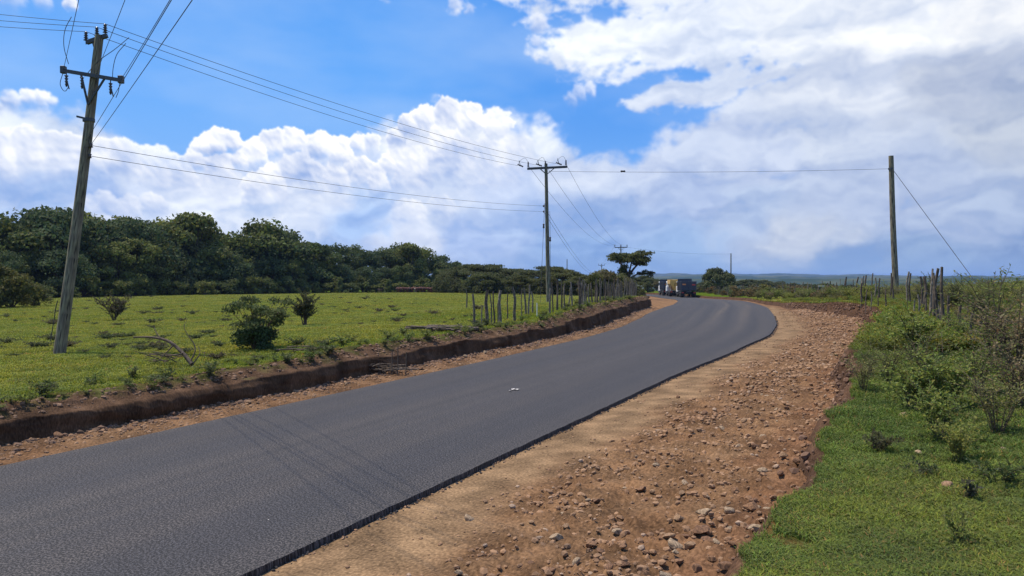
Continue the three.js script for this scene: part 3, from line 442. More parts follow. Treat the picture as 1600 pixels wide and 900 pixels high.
// ---------------------------------------------------------------- grass, weeds and shrubs of the verges
const UP = V(0, 1, 0);
function scatter(name, geo, mat, list, kind = 'stuff', label, cat) {       // list of [position, turn, scale, colour, tilt]
  const m = new THREE.InstancedMesh(geo, mat, list.length), o = new THREE.Object3D(), c = new THREE.Color();
  list.forEach(([p, turn, s, k, tilt], i) => { o.position.copy(p); o.rotation.set(tilt ? tilt[0] : 0, turn, tilt ? tilt[1] : 0); if (s.isVector3) o.scale.copy(s); else o.scale.setScalar(s); o.updateMatrix(); m.setMatrixAt(i, o.matrix); m.setColorAt(i, c.setRGB(...(k || [1, 1, 1]))); });
  m.name = numbered(name); m.userData.kind = kind; if (label) tag(m, label, cat); scene.add(m); return m;
}
function tuftGeo(seed, blades, h, w, spread, tone) {
  const R = rng(seed), p = [], c = [];
  for (let i = 0; i < blades; i++) {
    const a = R() * 6.2832, r = spread * Math.sqrt(R()), b = R() * 6.2832, lean = .35 + .8 * R(), hh = h * (.45 + .6 * R()), x = Math.cos(a) * r, z = Math.sin(a) * r, dx = Math.cos(b), dz = Math.sin(b), k = .65 + .7 * R(), col = [tone[0] * k * (1 + .5 * R()), tone[1] * k, tone[2] * k], ww = w * (.7 + .6 * R());
    const m = [x + dx * hh * lean * .35, hh * .62, z + dz * hh * lean * .35], t = [x + dx * hh * lean, hh * (1.05 - .25 * lean), z + dz * hh * lean], l = [x - dz * ww, -.01, z + dx * ww], q = [x + dz * ww, -.01, z - dx * ww], ml = [m[0] - dz * ww * .8, m[1], m[2] + dx * ww * .8], mr = [m[0] + dz * ww * .8, m[1], m[2] - dx * ww * .8];
    p.push(...l, ...q, ...mr, ...l, ...mr, ...ml, ...ml, ...mr, ...t); for (let j = 0; j < 9; j++) c.push(...col);
  }
  const g = new THREE.BufferGeometry(); g.setAttribute('position', new THREE.Float32BufferAttribute(p, 3)); g.setAttribute('color', new THREE.Float32BufferAttribute(c, 3)); g.computeVertexNormals(); return g;
}
const inView = (x, z, m = 1.12) => z > 1 && Math.abs(x / z) < .687 * m + .3 / z;
const gTone = (x, z, R, dry = .045) => { const a = clamp(.5 + fbm(x * .3 + 8, z * .3, 3)), k = .75 + .5 * R(); if (R() < dry) return [k * 1.9, k * .9, k * 1.7]; const b = clamp(.5 + 1.3 * fbm(x * 1.3 + 30, z * 1.3, 3)); return [k * lerp(.8, 1.3, a) * lerp(.8, 1.2, b), k * lerp(.9, 1.08, a) * lerp(.82, 1.12, b), k * .9]; };
{
  const R = rng(21), near = [0, 1, 2].map((i) => tuftGeo(400 + i, 15, .045, .0024, .055, [.108, .2, .029])), lists = [[], [], []], mid = tuftGeo(410, 12, .042, .006, .14, [.18, .28, .036]), mids = [];
  // right verge
  for (let i = 0; i < 520000; i++) {
    const Z = 2.5 + 20 * R() ** 1.5, x = Z * (.687 * 1.15) * R(); const [s, t, rd] = stOf(x, Z), v = t - RE(s, rd) - bankFace(s, rd);
    if (v < .01 || v > 15) continue;
    if (R() > 4.6 / Math.max(4.6, Z) + .0) continue;
    if (fbm(x * .8 + 20, Z * .8, 4) > .34 + .12 * R()) continue;
    if (lists[0].length + lists[1].length + lists[2].length > 105000) break;
    const y = profile(s, t, x, Z, rd); lists[i % 3].push([V(x, y, -Z), R() * 6.28, (.7 + .7 * R()) * (1 + Z * .035) * (v < .12 ? .8 : 1), gTone(x, Z, R)]);
  }
  lists.forEach((l, i) => scatter('verge_grass', near[i], grassBladeMat, l));
  for (let i = 0; i < 60000; i++) { const Z = 20 + 60 * R() ** 1.3, x = Z * .79 * R(); const [s, t, rd] = stOf(x, Z), v = t - RE(s, rd) - bankFace(s, rd); if (v < .05 || v > 18) continue; mids.push([V(x, profile(s, t, x, Z, rd), -Z), R() * 6.28, (.8 + .8 * R()) * (1 + Z * .02), gTone(x, Z, R)]); }
  // left pasture
  for (let i = 0; i < 420000 && mids.length < 150000; i++) { const Z = 11 + 150 * R() ** 1.7, x = Z * (-.8 + 1.0 * R()); const [s, t, rd] = stOf(x, Z), v = LE(s, rd) - t; if (v < .15 || !inView(x, Z)) continue; if (v < 1.2 && R() < .5) continue; if (fbm(x * .8 + 20, Z * .8, 4) > .36) continue; mids.push([V(x, groundY(x, Z), -Z), R() * 6.28, (.6 + .7 * R()) * (1 + Z * .016), gTone(x, Z, R, .01)]); }
  scatter('pasture_grass', mid, grassBladeMat, mids);
}
{ // dark weed clumps dotted over the pasture, and weeds along the bank edge
  const R = rng(31), W = [0, 1, 2].map((i) => protoParts('weed_clump', 'low dark weed clump dotted on the green pasture', 'weed', [herbGeo(430 + i, { h: .24, spread: .34, stems: 24, leaves: 12, len: .055, wid: .03, tone: [[.06, .078, .034], [.085, .085, .045], [.055, .085, .03]][i], bare: .0, twigs: 1, thick: .005, arch: .1 })[1]], [herbMat], ['foliage']));
  let n = 0; const used = [];
  for (let i = 0; i < 6000 && n < 210; i++) { const v = 462 + 100 * R() ** 1.7, u = -20 + 780 * R(); const p = groundUnder(u, v), Z = -p.z; if (Z > 110 || Z < 12) continue; const [s, t, rd] = stOf(p.x, Z); if (LE(s, rd) - t < .8) continue; if (noise(p.x * .12, Z * .12) < -.25 + .3 * R()) continue; n++; const k = (.28 + .6 * R() ** 2.4) * (1 + Z * .011); copyOf(W[n % 3], p, R() * 6.28, V(k * 1.25, k * .8, k * 1.25), (k > 1 ? 'broad ' : k > .7 ? 'middling ' : 'small ') + ['dark', 'brownish', 'deep green'][n % 3] + ' weed clump on the pasture ' + (Z < 30 ? 'close to the left bank' : Z < 60 ? 'out in the open' : 'towards the wood'), 'weed clumps dotted over the pasture'); }
  const E = [0, 1, 2].map((i) => protoParts('bank_weed', 'leafy weed growing along the top edge of the left bank', 'weed', herbGeo(440 + i, { h: .45, spread: .25, stems: 8, leaves: 14, len: .065, wid: .032, tone: [[.1, .165, .032], [.125, .17, .036], [.085, .125, .036]][i], bare: .0, twigs: 2, thick: .005 }), [twigMat, herbMat], ['stems', 'foliage']));
  for (let i = 0; i < 330; i++) { const s0 = 8 + 62 * R() ** 1.25, r = roadAt(s0), t = LE(s0, r) + .25 - 1.5 * R() ** 1.4; const p = onRoadSide(s0, t); if (!inView(p.x, -p.z, 1.2)) continue; { const k = .3 + .6 * R() ** 1.6; copyOf(E[i % 3], p, R() * 6.28, V(k * (1.1 + .9 * R()), k * (.45 + .5 * R()), k * (1.1 + .9 * R())), (k > .6 ? 'tall ' : 'short ') + ['fresh green', 'yellowish', 'dull green'][i % 3] + ' leafy weed along the left bank top ' + (-p.z < 17 ? 'below the leaning pole' : -p.z < 28 ? 'near the feathery bush' : 'by the stick fence'), 'weeds along the top of the left bank'); } }
}
{ // shrubs and tall weeds on the right
  const R = rng(51);
  const defs = [
    ['leafy_shrub', 'bushy green shrub in the thicket by the right-hand fence', { h: 1.15, spread: .55, stems: 16, leaves: 26, len: .062, wid: .034, tone: [.155, .22, .044], bare: .06, twigs: 5, thick: .006 }],
    ['leafy_shrub', 'bushy green shrub in the thicket by the right-hand fence', { h: 1.0, spread: .5, stems: 15, leaves: 28, len: .055, wid: .03, tone: [.2, .245, .05], bare: .06, twigs: 5, thick: .005 }],
    ['twiggy_shrub', 'thin dark-stemmed shrub with sparse leaves in the right-hand thicket', { h: 1.25, spread: .45, stems: 17, leaves: 13, len: .05, wid: .022, tone: [.135, .18, .05], bare: .2, twigs: 5, thick: .006, arch: .15 }],
    ['twiggy_shrub', 'thin dark-stemmed shrub with sparse leaves in the right-hand thicket', { h: 1.1, spread: .5, stems: 16, leaves: 12, len: .05, wid: .022, tone: [.165, .19, .06], bare: .18, twigs: 6, thick: .006, arch: .2 }],
    ['dry_shrub', 'brownish half-dry shrub in the thicket beyond the right-hand fence', { h: 1.1, spread: .5, stems: 20, leaves: 11, len: .05, wid: .022, tone: [.19, .17, .085], bare: .15, twigs: 6, thick: .006 }],
  ];
  const P = defs.map(([n, l, o], i) => protoParts(n, l, 'shrub', herbGeo(460 + i, o), [twigMat, herbMat], ['stems', 'foliage']));
  const groups = { leafy_shrub: 'green shrubs of the right-hand thicket', twiggy_shrub: 'twiggy shrubs of the right-hand thicket', dry_shrub: 'dry shrubs of the right-hand thicket' };
  const put = (i, x, Z, k) => { const t = stOf(x, Z)[1]; return copyOf(P[i], onGround(x, Z, -.02), R() * 6.28, V(k * (1.1 + .4 * R()), k, k * (1.1 + .4 * R())), (k > .95 ? 'tall ' : k > .65 ? 'waist-high ' : 'low ') + ['bushy green shrub', 'bushy yellow-green shrub', 'dark-stemmed sparse shrub', 'olive twiggy shrub', 'brownish half-dry shrub'][i] + (t > 11.5 ? ' beyond the right-hand fence' : t > 9 ? ' along the right-hand fence' : ' between the grass verge and the right-hand fence'), groups[P[i].name]); };
  // by how far they stand from the dirt and along the fence
  let n = 0;
  for (let i = 0; i < 4000 && n < 200; i++) {
    const Z = 9.2 + 50 * R() ** 1.55, r0 = Z * (.4 + .42 * R()), x = r0; const [s, t, rd] = stOf(x, Z), v = t - RE(s, rd) - bankFace(s, rd);
    const lane = Z < 14 ? 2.0 + .25 * (14 - Z) : lerp(1.7, .5, sstep(20, 36, Z)); if (v < lane + 1.8 && Z < 30 && R() < .78) continue; if (v < lane || v > 16) continue;
    if (!inView(x, Z, 1.1)) continue; n++;
    const tall = .42 + .36 * sstep(lane, lane + 3, v); put(Math.min(4, Math.floor(R() * (v > 4 ? 5 : 4))), x, Z, tall * (.75 + .5 * R()));
  }
  // shrubs that stand clear in the photograph: foot of each, height in metres
  for (const [u, v, h, i] of [[1390, 600, .6, 2], [1425, 640, .6, 0], [1470, 690, .62, 0], [1500, 728, .5, 1], [1560, 680, .7, 3], [1360, 590, .55, 2], [1480, 640, .75, 0], [1530, 620, .85, 2], [1590, 640, .9, 4], [1440, 600, .7, 2], [1350, 612, .5, 3], [1590, 580, 1.3, 4], [1555, 560, 1.3, 2], [1430, 560, .9, 0]]) { const p = groundUnder(u, v); put(i, p.x, -p.z, h); }
  // lower shrubs and weeds along the fence towards the bend
  for (let i = 0; i < 110; i++) { const s0 = 44 + 75 * R() ** 1.2, r = roadAt(s0), p = onRoadSide(s0, RE(s0, r) + bankFace(s0, r) + .5 + 5.5 * R()); if (!inView(p.x, -p.z, 1.05)) continue; put(Math.min(4, Math.floor(R() * 5)), p.x, -p.z, .55 + .55 * R()); }
  // single weeds on the grass
  const weed = (name, label, seed, o, u, v, h) => { const p = groundUnder(u, v), g = protoParts(name, label, 'weed', herbGeo(seed, o), [twigMat, herbMat], ['stems', 'foliage']); copyOf(g, p, 1, h / o.h); };
  weed('upright_weed', 'single upright yellow-green weed on the cropped grass', 480, { h: .3, spread: .1, stems: 6, leaves: 20, len: .04, wid: .02, tone: [.15, .19, .04], bare: .1, twigs: 1, thick: .003 }, 1496, 852, .27);
  weed('spreading_weed', 'flat brownish weed spreading on the cropped grass', 481, { h: .2, spread: .24, stems: 16, leaves: 14, len: .04, wid: .016, tone: [.07, .08, .03], bare: .05, twigs: 2, thick: .003 }, 1376, 708, .22);
  weed('dark_weed', 'small dark green weed beside the big pale stones', 482, { h: .2, spread: .2, stems: 12, leaves: 16, len: .045, wid: .02, tone: [.06, .095, .025], bare: .05, twigs: 1, thick: .003 }, 1562, 760, .24);
  weed('withered_weed', 'small withered dark weed near the brown stone', 483, { h: .18, spread: .06, stems: 4, leaves: 12, len: .05, wid: .025, tone: [.05, .06, .03], bare: .2, twigs: 1, thick: .003 }, 1521, 787, .2);
  weed('low_weed', 'low dark weed patch left of the pale stones', 484, { h: .14, spread: .16, stems: 12, leaves: 12, len: .035, wid: .018, tone: [.06, .09, .03], bare: .05, twigs: 1, thick: .003 }, 1441, 748, .15);
  // small tree-like shrub by the pole on the right, tall stalks against the sky
  const tallS = protoParts('tall_shrub', 'taller branching shrub rising beside the right-hand pole', 'shrub', herbGeo(490, { h: 2.3, spread: .75, stems: 15, leaves: 46, len: .09, wid: .045, tone: [.07, .095, .032], bare: .35, twigs: 6, thick: .014, arch: .35 }), [twigMat, herbMat], ['stems', 'foliage']);
  for (const [u, v, Z, k] of [[1460, 428, 27, 1], [1490, 440, 24, .8], [1440, 445, 30, .8], [1535, 470, 20, .7], [1590, 450, 22, .9]]) { const x = (u - 800) / FOC * Z, p = onGround(x, Z), H = EYE + (HOR - v) / FOC * Z - p.y; copyOf(tallS, p, u, Math.max(.35, H / 2.2) , null, 'taller shrubs beside the right-hand pole'); }
  const stalk = protoParts('tall_weed_stalk', 'tall thin weed stalk with leaf tuft against the sky', 'weed', herbGeo(495, { h: 2.2, spread: .1, stems: 2, leaves: 30, len: .09, wid: .035, tone: [.08, .095, .04], bare: .8, twigs: 0, thick: .012, arch: .1 }), [twigMat, herbMat], ['stems', 'foliage']);
  for (const [u, v, Z] of [[1544, 424, 17], [1562, 424, 16.4], [1418, 434, 24], [1392, 440, 30], [1512, 436, 19]]) { const x = (u - 800) / FOC * Z, p = onGround(x, Z), H = EYE + (HOR - v) / FOC * Z - p.y; copyOf(stalk, p, u, H / 2.2, null, 'tall weed stalks over the thicket'); }
  // scrub on the falling ground beyond, one mass
  const bg = bushGeo(497, 1, 1.5, [.09, .11, .035], .16, 9, 46), l = [];
  for (let i = 0; i < 2600; i++) { const Z = 45 + 330 * R() ** 1.6, x = Z * (.22 + .62 * R()); const [s, t, rd] = stOf(x, Z); if (Z < 330 && Math.abs(t) < 60 && t < RE(s, rd) + (Z < 90 ? 2.5 : 1.2)) continue; const k = (.6 + .8 * R()) * (Z < 80 ? .75 : 1.1); l.push([onGround(x, Z, -.05), R() * 6.28, V(k * 1.2, k, k * 1.2), [.8 + .7 * R(), .85 + .4 * R(), .8 + .5 * R()]]); }
  scatter('scrub', bg[1], crownMat, l);
  // low herbs over the ground of the thicket
  const low = herbGeo(498, { h: .32, spread: .22, stems: 9, leaves: 12, len: .05, wid: .026, tone: [.155, .215, .046], bare: .05, twigs: 1, thick: .003 })[1], ll = [];
  for (let i = 0; i < 9000; i++) { const Z = 9 + 55 * R() ** 1.5, x = Z * (.3 + .5 * R()); const [s, t, rd] = stOf(x, Z), v = t - RE(s, rd) - bankFace(s, rd); if (v < (Z < 14 ? 2.2 : .15) || v > 18) continue; if (Z < 30 && noise(x * .4, Z * .4) < -.1) continue; ll.push([V(x, profile(s, t, x, Z, rd), -Z), R() * 6.28, (.5 + .8 * R()) * (Z < 14 ? .7 : 1), [.8 + .6 * R(), .85 + .35 * R(), .8]]); }
  scatter('ground_herbs', low, herbMat, ll);
}
// ---------------------------------------------------------------- power poles and wires
const poleMap = dataTex(512, (x, y) => { const g = tiled(x, y * .12, 24, 4), c = Math.max(0, tiled(x + .3, y * .06, 40, 2) - .12) * 1.6, st = tiled(x, y, 4, 3); const v = .78 + .38 * g - c + .22 * st; return [v, v * (.99 + .05 * st), v * (.95 - .06 * st)]; });
const poleMat = new THREE.MeshStandardMaterial({ map: poleMap, bumpMap: poleMap, bumpScale: .004, color: new THREE.Color().setRGB(.26, .245, .19), roughness: .95 });
const polePale = poleMat.clone(); polePale.color.setRGB(.3, .27, .2);
const steelMat = new THREE.MeshStandardMaterial({ color: new THREE.Color().setRGB(.07, .075, .08), roughness: .55, metalness: .6 });
const porcelain = new THREE.MeshStandardMaterial({ color: new THREE.Color().setRGB(.05, .035, .03), roughness: .3 });
const wireMat = new THREE.MeshStandardMaterial({ color: new THREE.Color().setRGB(.05, .052, .06), roughness: .9 });
const bar = (a, b, w, h = w) => { const g = new THREE.BoxGeometry(w, h, a.distanceTo(b)); const m = new THREE.Matrix4().lookAt(a, b, Math.abs(b.y - a.y) > .98 * a.distanceTo(b) ? V(1, 0, 0) : UP); g.applyMatrix4(m); const c = a.clone().add(b).multiplyScalar(.5); return g.translate(c.x, c.y, c.z); };
const insulator = (h = .26, r = .055) => { const p = []; p.push(new THREE.Vector2(.012, -.1), new THREE.Vector2(.014, 0)); const n = 4; for (let i = 0; i < n; i++) { const y = i / n * h; p.push(new THREE.Vector2(r * .5, y), new THREE.Vector2(r * (1.1 - i * .1), y + h * .04), new THREE.Vector2(r * .5, y + h * .17)); } p.push(new THREE.Vector2(r * .4, h), new THREE.Vector2(.001, h * 1.04)); return new THREE.LatheGeometry(p, 12); };
function shaft(base, top, r0, r1, bend = .06) { const mid = base.clone().lerp(top, .5).add(V(bend, 0, 0)); const low = base.clone().addScaledVector(top.clone().sub(base).normalize(), -.4), g = tube([low, mid, top], r0, r1, 14, 24); const uv = g.attributes.uv; for (let i = 0; i < uv.count; i++) uv.setXY(i, uv.getY(i) * 1.0, uv.getX(i) * 6); const cap = new THREE.CircleGeometry(r1, 14).rotateX(-Math.PI / 2).translate(top.x, top.y, top.z); return mergeGeometries([g, cap]); }
function wire(name, label, a, b, sag, r = .011, group) { r *= .72; const pts = []; for (let i = 0; i <= 24; i++) { const t = i / 24; pts.push(a.clone().lerp(b, t).add(V(0, -sag * 4 * t * (1 - t), 0))); } const m = mesh(name, new THREE.TubeGeometry(new THREE.CatmullRomCurve3(pts), 60, r, 5), wireMat); return tag(m, label, 'wire', group); }
const loop = (pts, r = .009) => new THREE.TubeGeometry(new THREE.CatmullRomCurve3(pts), 24, r, 5);
const local = (g, p) => p.clone().sub(g.position);
// the leaning pole beside the pasture
const p1 = groundUnder(92, 553), Z1 = -p1.z, t1 = at(158, 57, Z1);
const along1 = (f) => p1.clone().lerp(t1, f);
let pins1 = [], arm1 = [], low1 = [];
{
  const g = thing('leaning_power_pole', 'leaning wooden power pole with small top bracket and lower crossarm, on the pasture', 'power pole', p1), L = (p) => local(g, p), top = L(t1);
  mesh('shaft', shaft(V(0, 0, 0), top, .155, .105, .03), polePale, g);
  // bracket at the top with three pin insulators
  const b0 = L(at(138, 68, Z1)), b1 = L(at(170, 57, Z1)); mesh('top_bracket', mergeGeometries([bar(b0, b1, .09, .1), bar(L(at(148, 67, Z1)), L(at(152, 80, Z1)), .05)]), steelMat, g);
  for (const [u, v] of [[137, 65], [154, 58], [167, 53]]) { const q = L(at(u, v, Z1)); mesh('pin_insulator', insulator(.24, .062).translate(q.x, q.y, q.z), porcelain, g); pins1.push(q.clone().add(V(0, .24, 0)).add(p1)); }
  // lower crossarm with three hanging fuse cutouts
  const a0 = L(at(107, 114, Z1 + .2)), a1 = L(at(196, 129, Z1 - .2)); mesh('crossarm', bar(a0.clone().add(V(0, 0, .16)), a1.clone().add(V(0, 0, .16)), .09, .09), steelMat, g);
  const c = L(along1(.78)); for (const e of [a0.clone().lerp(a1, .3), a0.clone().lerp(a1, .72)]) mesh('crossarm_brace', bar(e.clone().add(V(0, 0, .14)), V(c.x, c.y, .12), .04), steelMat, g);
  for (const [u, v, k] of [[113, 116, 1], [137, 119, 1], [181, 128, 1]]) { const q = L(at(u, v, Z1)).add(V(0, -.08, .2)); const f = mesh('fuse_cutout', insulator(.3, .05).rotateX(Math.PI).translate(q.x, q.y - .02, q.z), porcelain, g); mesh('fuse_tube', new THREE.CylinderGeometry(.016, .016, .36, 8).rotateZ(.25).translate(q.x + .05, q.y - .22, q.z + .04), steelMat, f); }
  for (const e of [a0, a1]) { const q = e.clone().add(V(0, .02, .16)); mesh('arm_end_clamp', new RoundedBoxGeometry(.13, .2, .13, 2, .02).translate(q.x, q.y, q.z), steelMat, g); arm1.push(q.clone().add(p1)); }
  arm1.splice(1, 0, L(along1(.8)).add(V(0, .1, .16)).add(p1));
  const bd = L(along1(.735)); mesh('clamp_band', mergeGeometries([new THREE.CylinderGeometry(.15, .15, .09, 16).translate(bd.x, bd.y, bd.z), bar(bd.clone().add(V(-.32, .1, 0)), bd.clone().add(V(.1, 0, 0)), .05)]), steelMat, g);
  for (const f of [.655, .622]) { const q = L(along1(f)).add(V(.17, 0, .04)); const m = mesh('shackle_insulator', new THREE.LatheGeometry([[.02, -.06], [.05, -.05], [.03, 0], [.05, .05], [.02, .06]].map((a) => new THREE.Vector2(...a)), 12).translate(q.x, q.y, q.z), porcelain, g); mesh('shackle_strap', bar(L(along1(f)), q, .03), steelMat, m); low1.push(q.clone().add(p1)); }
  // jumper loops
  const J = (...l) => mesh('jumper_wire', loop(l.map(([u, v]) => L(at(u, v, Z1)).add(V(0, 0, .1)))), wireMat, g);
  J([118, 30], [108, 50], [106, 75], [113, 103]); J([104, 117], [100, 135], [107, 145], [113, 138]); J([207, 62], [185, 80], [160, 98], [138, 122]); J([202, 71], [188, 88], [182, 110], [181, 128]); J([192, 132], [190, 145], [186, 155]);
  const e = [L(at(78, 533, Z1 + .5)), L(at(84, 500, Z1 + .3)), L(at(87, 480, Z1 + .1)), L(at(90, 470, Z1))]; mesh('earth_wire', loop(e, .012), wireMat, g);
}
// the upright pole with the wide crossarm
const Z2 = 48, p2 = onGround((857 - 800) / FOC * Z2, Z2), t2 = at(853, 256, Z2);
const pins2 = [], dead2 = [], low2 = [];
{
  const g = thing('crossarm_power_pole', 'upright wooden power pole with wide crossarm behind the stick fence', 'power pole', p2), L = (p) => local(g, p);
  mesh('shaft', shaft(V(0, 0, 0), L(t2), .15, .1, 0), poleMat, g);
  const a0 = L(at(824, 264, Z2 - .3)), a1 = L(at(886, 261, Z2 + .3)); mesh('crossarm', bar(a0, a1, .12, .14), steelMat, g);
  const c = L(at(854, 273, Z2)); for (const f of [.3, .7]) mesh('crossarm_brace', bar(a0.clone().lerp(a1, f), c, .05), steelMat, g);
  for (const f of [.02, .45, .97]) { const q = a0.clone().lerp(a1, f).add(V(0, .12, 0)); mesh('pin_insulator', insulator(.32, .07).translate(q.x, q.y, q.z), porcelain, g); pins2.push(q.clone().add(V(0, .3, 0)).add(p2)); }
  for (const [u, v] of [[813, 259], [842, 258], [873, 256]]) { const q = L(at(u, v, Z2 - .5)); const m = mesh('strain_insulator', new THREE.LatheGeometry([[.01, -.2], [.06, -.18], [.03, -.1], [.06, -.06], [.03, 0], [.06, .05], [.03, .1], [.05, .16], [.01, .2]].map((a) => new THREE.Vector2(...a)), 10).rotateZ(1.2).translate(q.x, q.y, q.z), porcelain, g); mesh('horn', bar(q, q.clone().add(V(-.08, .32, 0)), .035), steelMat, m); dead2.push(q.clone().add(V(-.2, 0, 0)).add(p2)); }
  dead2.forEach((d, i) => { const a = L(d), b = L(pins2[i]); mesh('jumper_wire', loop([a, a.clone().lerp(b, .3).add(V(0, .25, 0)), a.clone().lerp(b, .7).add(V(0, .32, 0)), b]), wireMat, g); });
  for (const f of [.695, .655]) { const q = L(p2.clone().lerp(t2, f)).add(V(-.2, 0, .05)); mesh('shackle_insulator', new THREE.SphereGeometry(.06, 10, 8).scale(1, 1.2, 1).translate(q.x, q.y, q.z), porcelain, g); low2.push(q.clone().add(p2)); }
  const stay = (a, b, k) => { const m = mesh('stay_wire', new THREE.TubeGeometry(new THREE.LineCurve3(a, b), 4, .012, 5), wireMat, g), q = a.clone().lerp(b, k); mesh('stay_insulator', new THREE.LatheGeometry([[.01, -.16], [.07, -.12], [.05, 0], [.07, .12], [.01, .16]].map((x) => new THREE.Vector2(...x)), 10).translate(q.x, q.y, q.z), porcelain, m); };
  stay(L(at(851, 318, Z2)), L(at(844, 476, Z2 - 2)), .23); stay(L(at(859, 330, Z2)), L(at(861, 474, Z2 + 1)), .3);
}
// far poles of the line
function farPole(u, vTop, Z, armPx, label, group) {
  const x = (u - 800) / FOC * Z, p = onGround(x, Z), g = thing('distant_power_pole', label, 'power pole', p, 0, group), H = EYE + (HOR - vTop) / FOC * Z - p.y, out = [];
  mesh('shaft', shaft(V(0, 0, 0), V(0, H, 0), .15, .1, 0), poleMat, g);
  if (armPx) { const w = armPx / FOC * Z / 2; mesh('crossarm', bar(V(-w, H - .35, .15), V(w, H - .3, .15), .13, .15), steelMat, g); for (const k of [-1, 1]) mesh('crossarm_brace', bar(V(k * w * .45, H - .35, .14), V(0, H - .95, .1), .06), steelMat, g); for (const k of [-.95, 0, .95]) { mesh('pin_insulator', insulator(.4, .1).translate(k * w, H - .2, .15), porcelain, g); out.push(V(k * w, H + .2, .15).add(p)); } }
  return [out, V(0, H - .1, 0).add(p), g];
}
const [pins3, top3] = farPole(970, 384, 140, 20, 'distant power pole with crossarm rising behind the lone thorn tree');
const [pins4, top4] = farPole(940, 413, 250, 10, 'far small power pole over the bushes at the bend');
farPole(886, 405, 200, 0, 'bare thin pole standing above the flat-topped thorn trees');
const [, topB] = farPole(1142, 396, 150, 0, 'bare pole behind the round dark tree');
// right-hand stay pole
const Z5 = 46, t5 = at(1391, 244, Z5), p5 = onGround((1401 - 800) / FOC * Z5, Z5);
{
  const g = thing('stay_pole', 'bare wooden stay pole among the shrubs of the right-hand fence', 'power pole', p5), L = (p) => local(g, p);
  mesh('shaft', shaft(V(0, 0, 0), L(t5), .19, .145, -.04), polePale, g);
  const a = L(at(1396, 268, Z5)), b = L(at(1537, 458, 40)); mesh('stay_wire', new THREE.TubeGeometry(new THREE.LineCurve3(a, b), 4, .016, 5), wireMat, g);
  const q = L(at(1391, 264, Z5)); mesh('clamp_band', new THREE.CylinderGeometry(.16, .165, .1, 14).translate(q.x, q.y, q.z), steelMat, g);
}
{
  const main = 'main conductors of the roadside power line';
  const back = [at(-300, -18, 26), at(-300, -2, 26), at(-300, 10, 26)];
  pins1.slice().reverse().forEach((p, i) => { wire('power_line_wire', 'overhead conductor from leaning pole top out over the pasture', p, back[i].clone(), .12, .01, 'conductors beyond the leaning pole'); });
  [[2, 2], [1, 1], [0, 0]].forEach(([i, j]) => wire('power_line_wire', 'overhead conductor from the leaning pole top to the wide-crossarm pole', pins1[i], dead2[j], .35, .011, 'conductors between the two near poles'));
  low1.forEach((p, i) => wire('low_voltage_wire', 'lower wire from middle of the leaning pole to the wide-crossarm pole', p, low2[i], .3, .01, 'lower wires between the two near poles'));
  // branch line over the road, to a pole behind the camera
  const over = (u0, Z) => at(u0, 0, Z);
  const ext = (a, u, Zq, k) => { const b = over(u, Zq); return a.clone().lerp(b, k); };
  wire('branch_line_wire', 'overhead conductor from the lower crossarm over the road', arm1[0], ext(arm1[0], 125, 14.5, 3.3), .1, .009, 'branch conductors crossing the road');
  wire('branch_line_wire', 'overhead conductor from the lower crossarm over the road', arm1[1], ext(arm1[1], 196, 14, 3.1), .1, .009, 'branch conductors crossing the road');
  wire('branch_line_wire', 'overhead conductor from the lower crossarm over the road', arm1[2], ext(arm1[2], 264, 13, 2.7), .1, .009, 'branch conductors crossing the road');
  wire('branch_low_wire', 'thicker low wire from the leaning pole over the road', low1[0].clone().add(V(.06, .06, .05)), ext(low1[0], 300, 9.6, 2.1), .06, .0085, 'low branch wires crossing the road');
  wire('branch_low_wire', 'thicker low wire from the leaning pole over the road', low1[0].clone().add(V(-.1, .12, .05)), ext(low1[0], 280, 9.9, 2.1), .06, .0085, 'low branch wires crossing the road');
  pins2.forEach((p, i) => wire('power_line_wire', 'overhead conductor from the wide-crossarm pole to the pole behind the thorn tree', p.clone().add(V(0, -.2, -.1)), pins3[i], 1.7, .014, 'conductors running on past the bend'));
  low2.forEach((p, i) => wire('low_voltage_wire', 'lower wire from the wide-crossarm pole towards the bend', p, top4.clone().add(V(i ? -.4 : .4, -.6, 0)), 3.2, .016, 'lower wires running on past the bend'));
  pins3.forEach((p, i) => wire('power_line_wire', 'far conductor between the two distant poles', p, pins4[i], 1.2, .018, 'far conductors between distant poles'));
  const s = wire('stay_line', 'nearly level stay wire across the road from crossarm pole to bare pole', p2.clone().lerp(t2, .945).add(V(.12, 0, 0)), at(1389, 264, Z5), .12, .013);
  const q = at(973, 268, Z2 - .4); mesh('stay_insulator', new THREE.LatheGeometry([[.01, -.16], [.07, -.12], [.05, 0], [.07, .12], [.01, .16]].map((x) => new THREE.Vector2(...x)), 10).rotateZ(1.57).translate(q.x, q.y, q.z), porcelain, s);
  wire('stay_line', 'far stay wire from the thorn tree pole to the bare pole', top3, topB, .5, .016);
}
// ---------------------------------------------------------------- fences of rough sticks
const postMats = [[.27, .225, .17], [.19, .15, .11], [.36, .31, .245], [.23, .18, .135]].map((c) => new THREE.MeshStandardMaterial({ map: barkMap, bumpMap: barkMap, bumpScale: .006, color: new THREE.Color().setRGB(...c), roughness: 1 }));
const stickGeos = [0, 1, 2, 3, 4, 5].map((i) => { const R = rng(600 + i), k = () => (R() - .5) * .09; return tube([V(0, -.3, 0), V(k() * .4, .3, k() * .4), V(k(), .65, k()), V(k() * 1.4, 1, k() * 1.4)], .05, .034, 7, 7); });
function stick(parent, p, h, r, R, lean = .07) { const m = new THREE.Mesh(stickGeos[Math.floor(R() * 6)], postMats[Math.floor(R() * 4)]); m.name = 'post'; m.position.copy(p); m.rotation.set((R() - .5) * 2 * lean, R() * 6.28, (R() - .5) * 2 * lean); m.scale.set(r / .045, h, r / .045); parent.add(m); return m; }
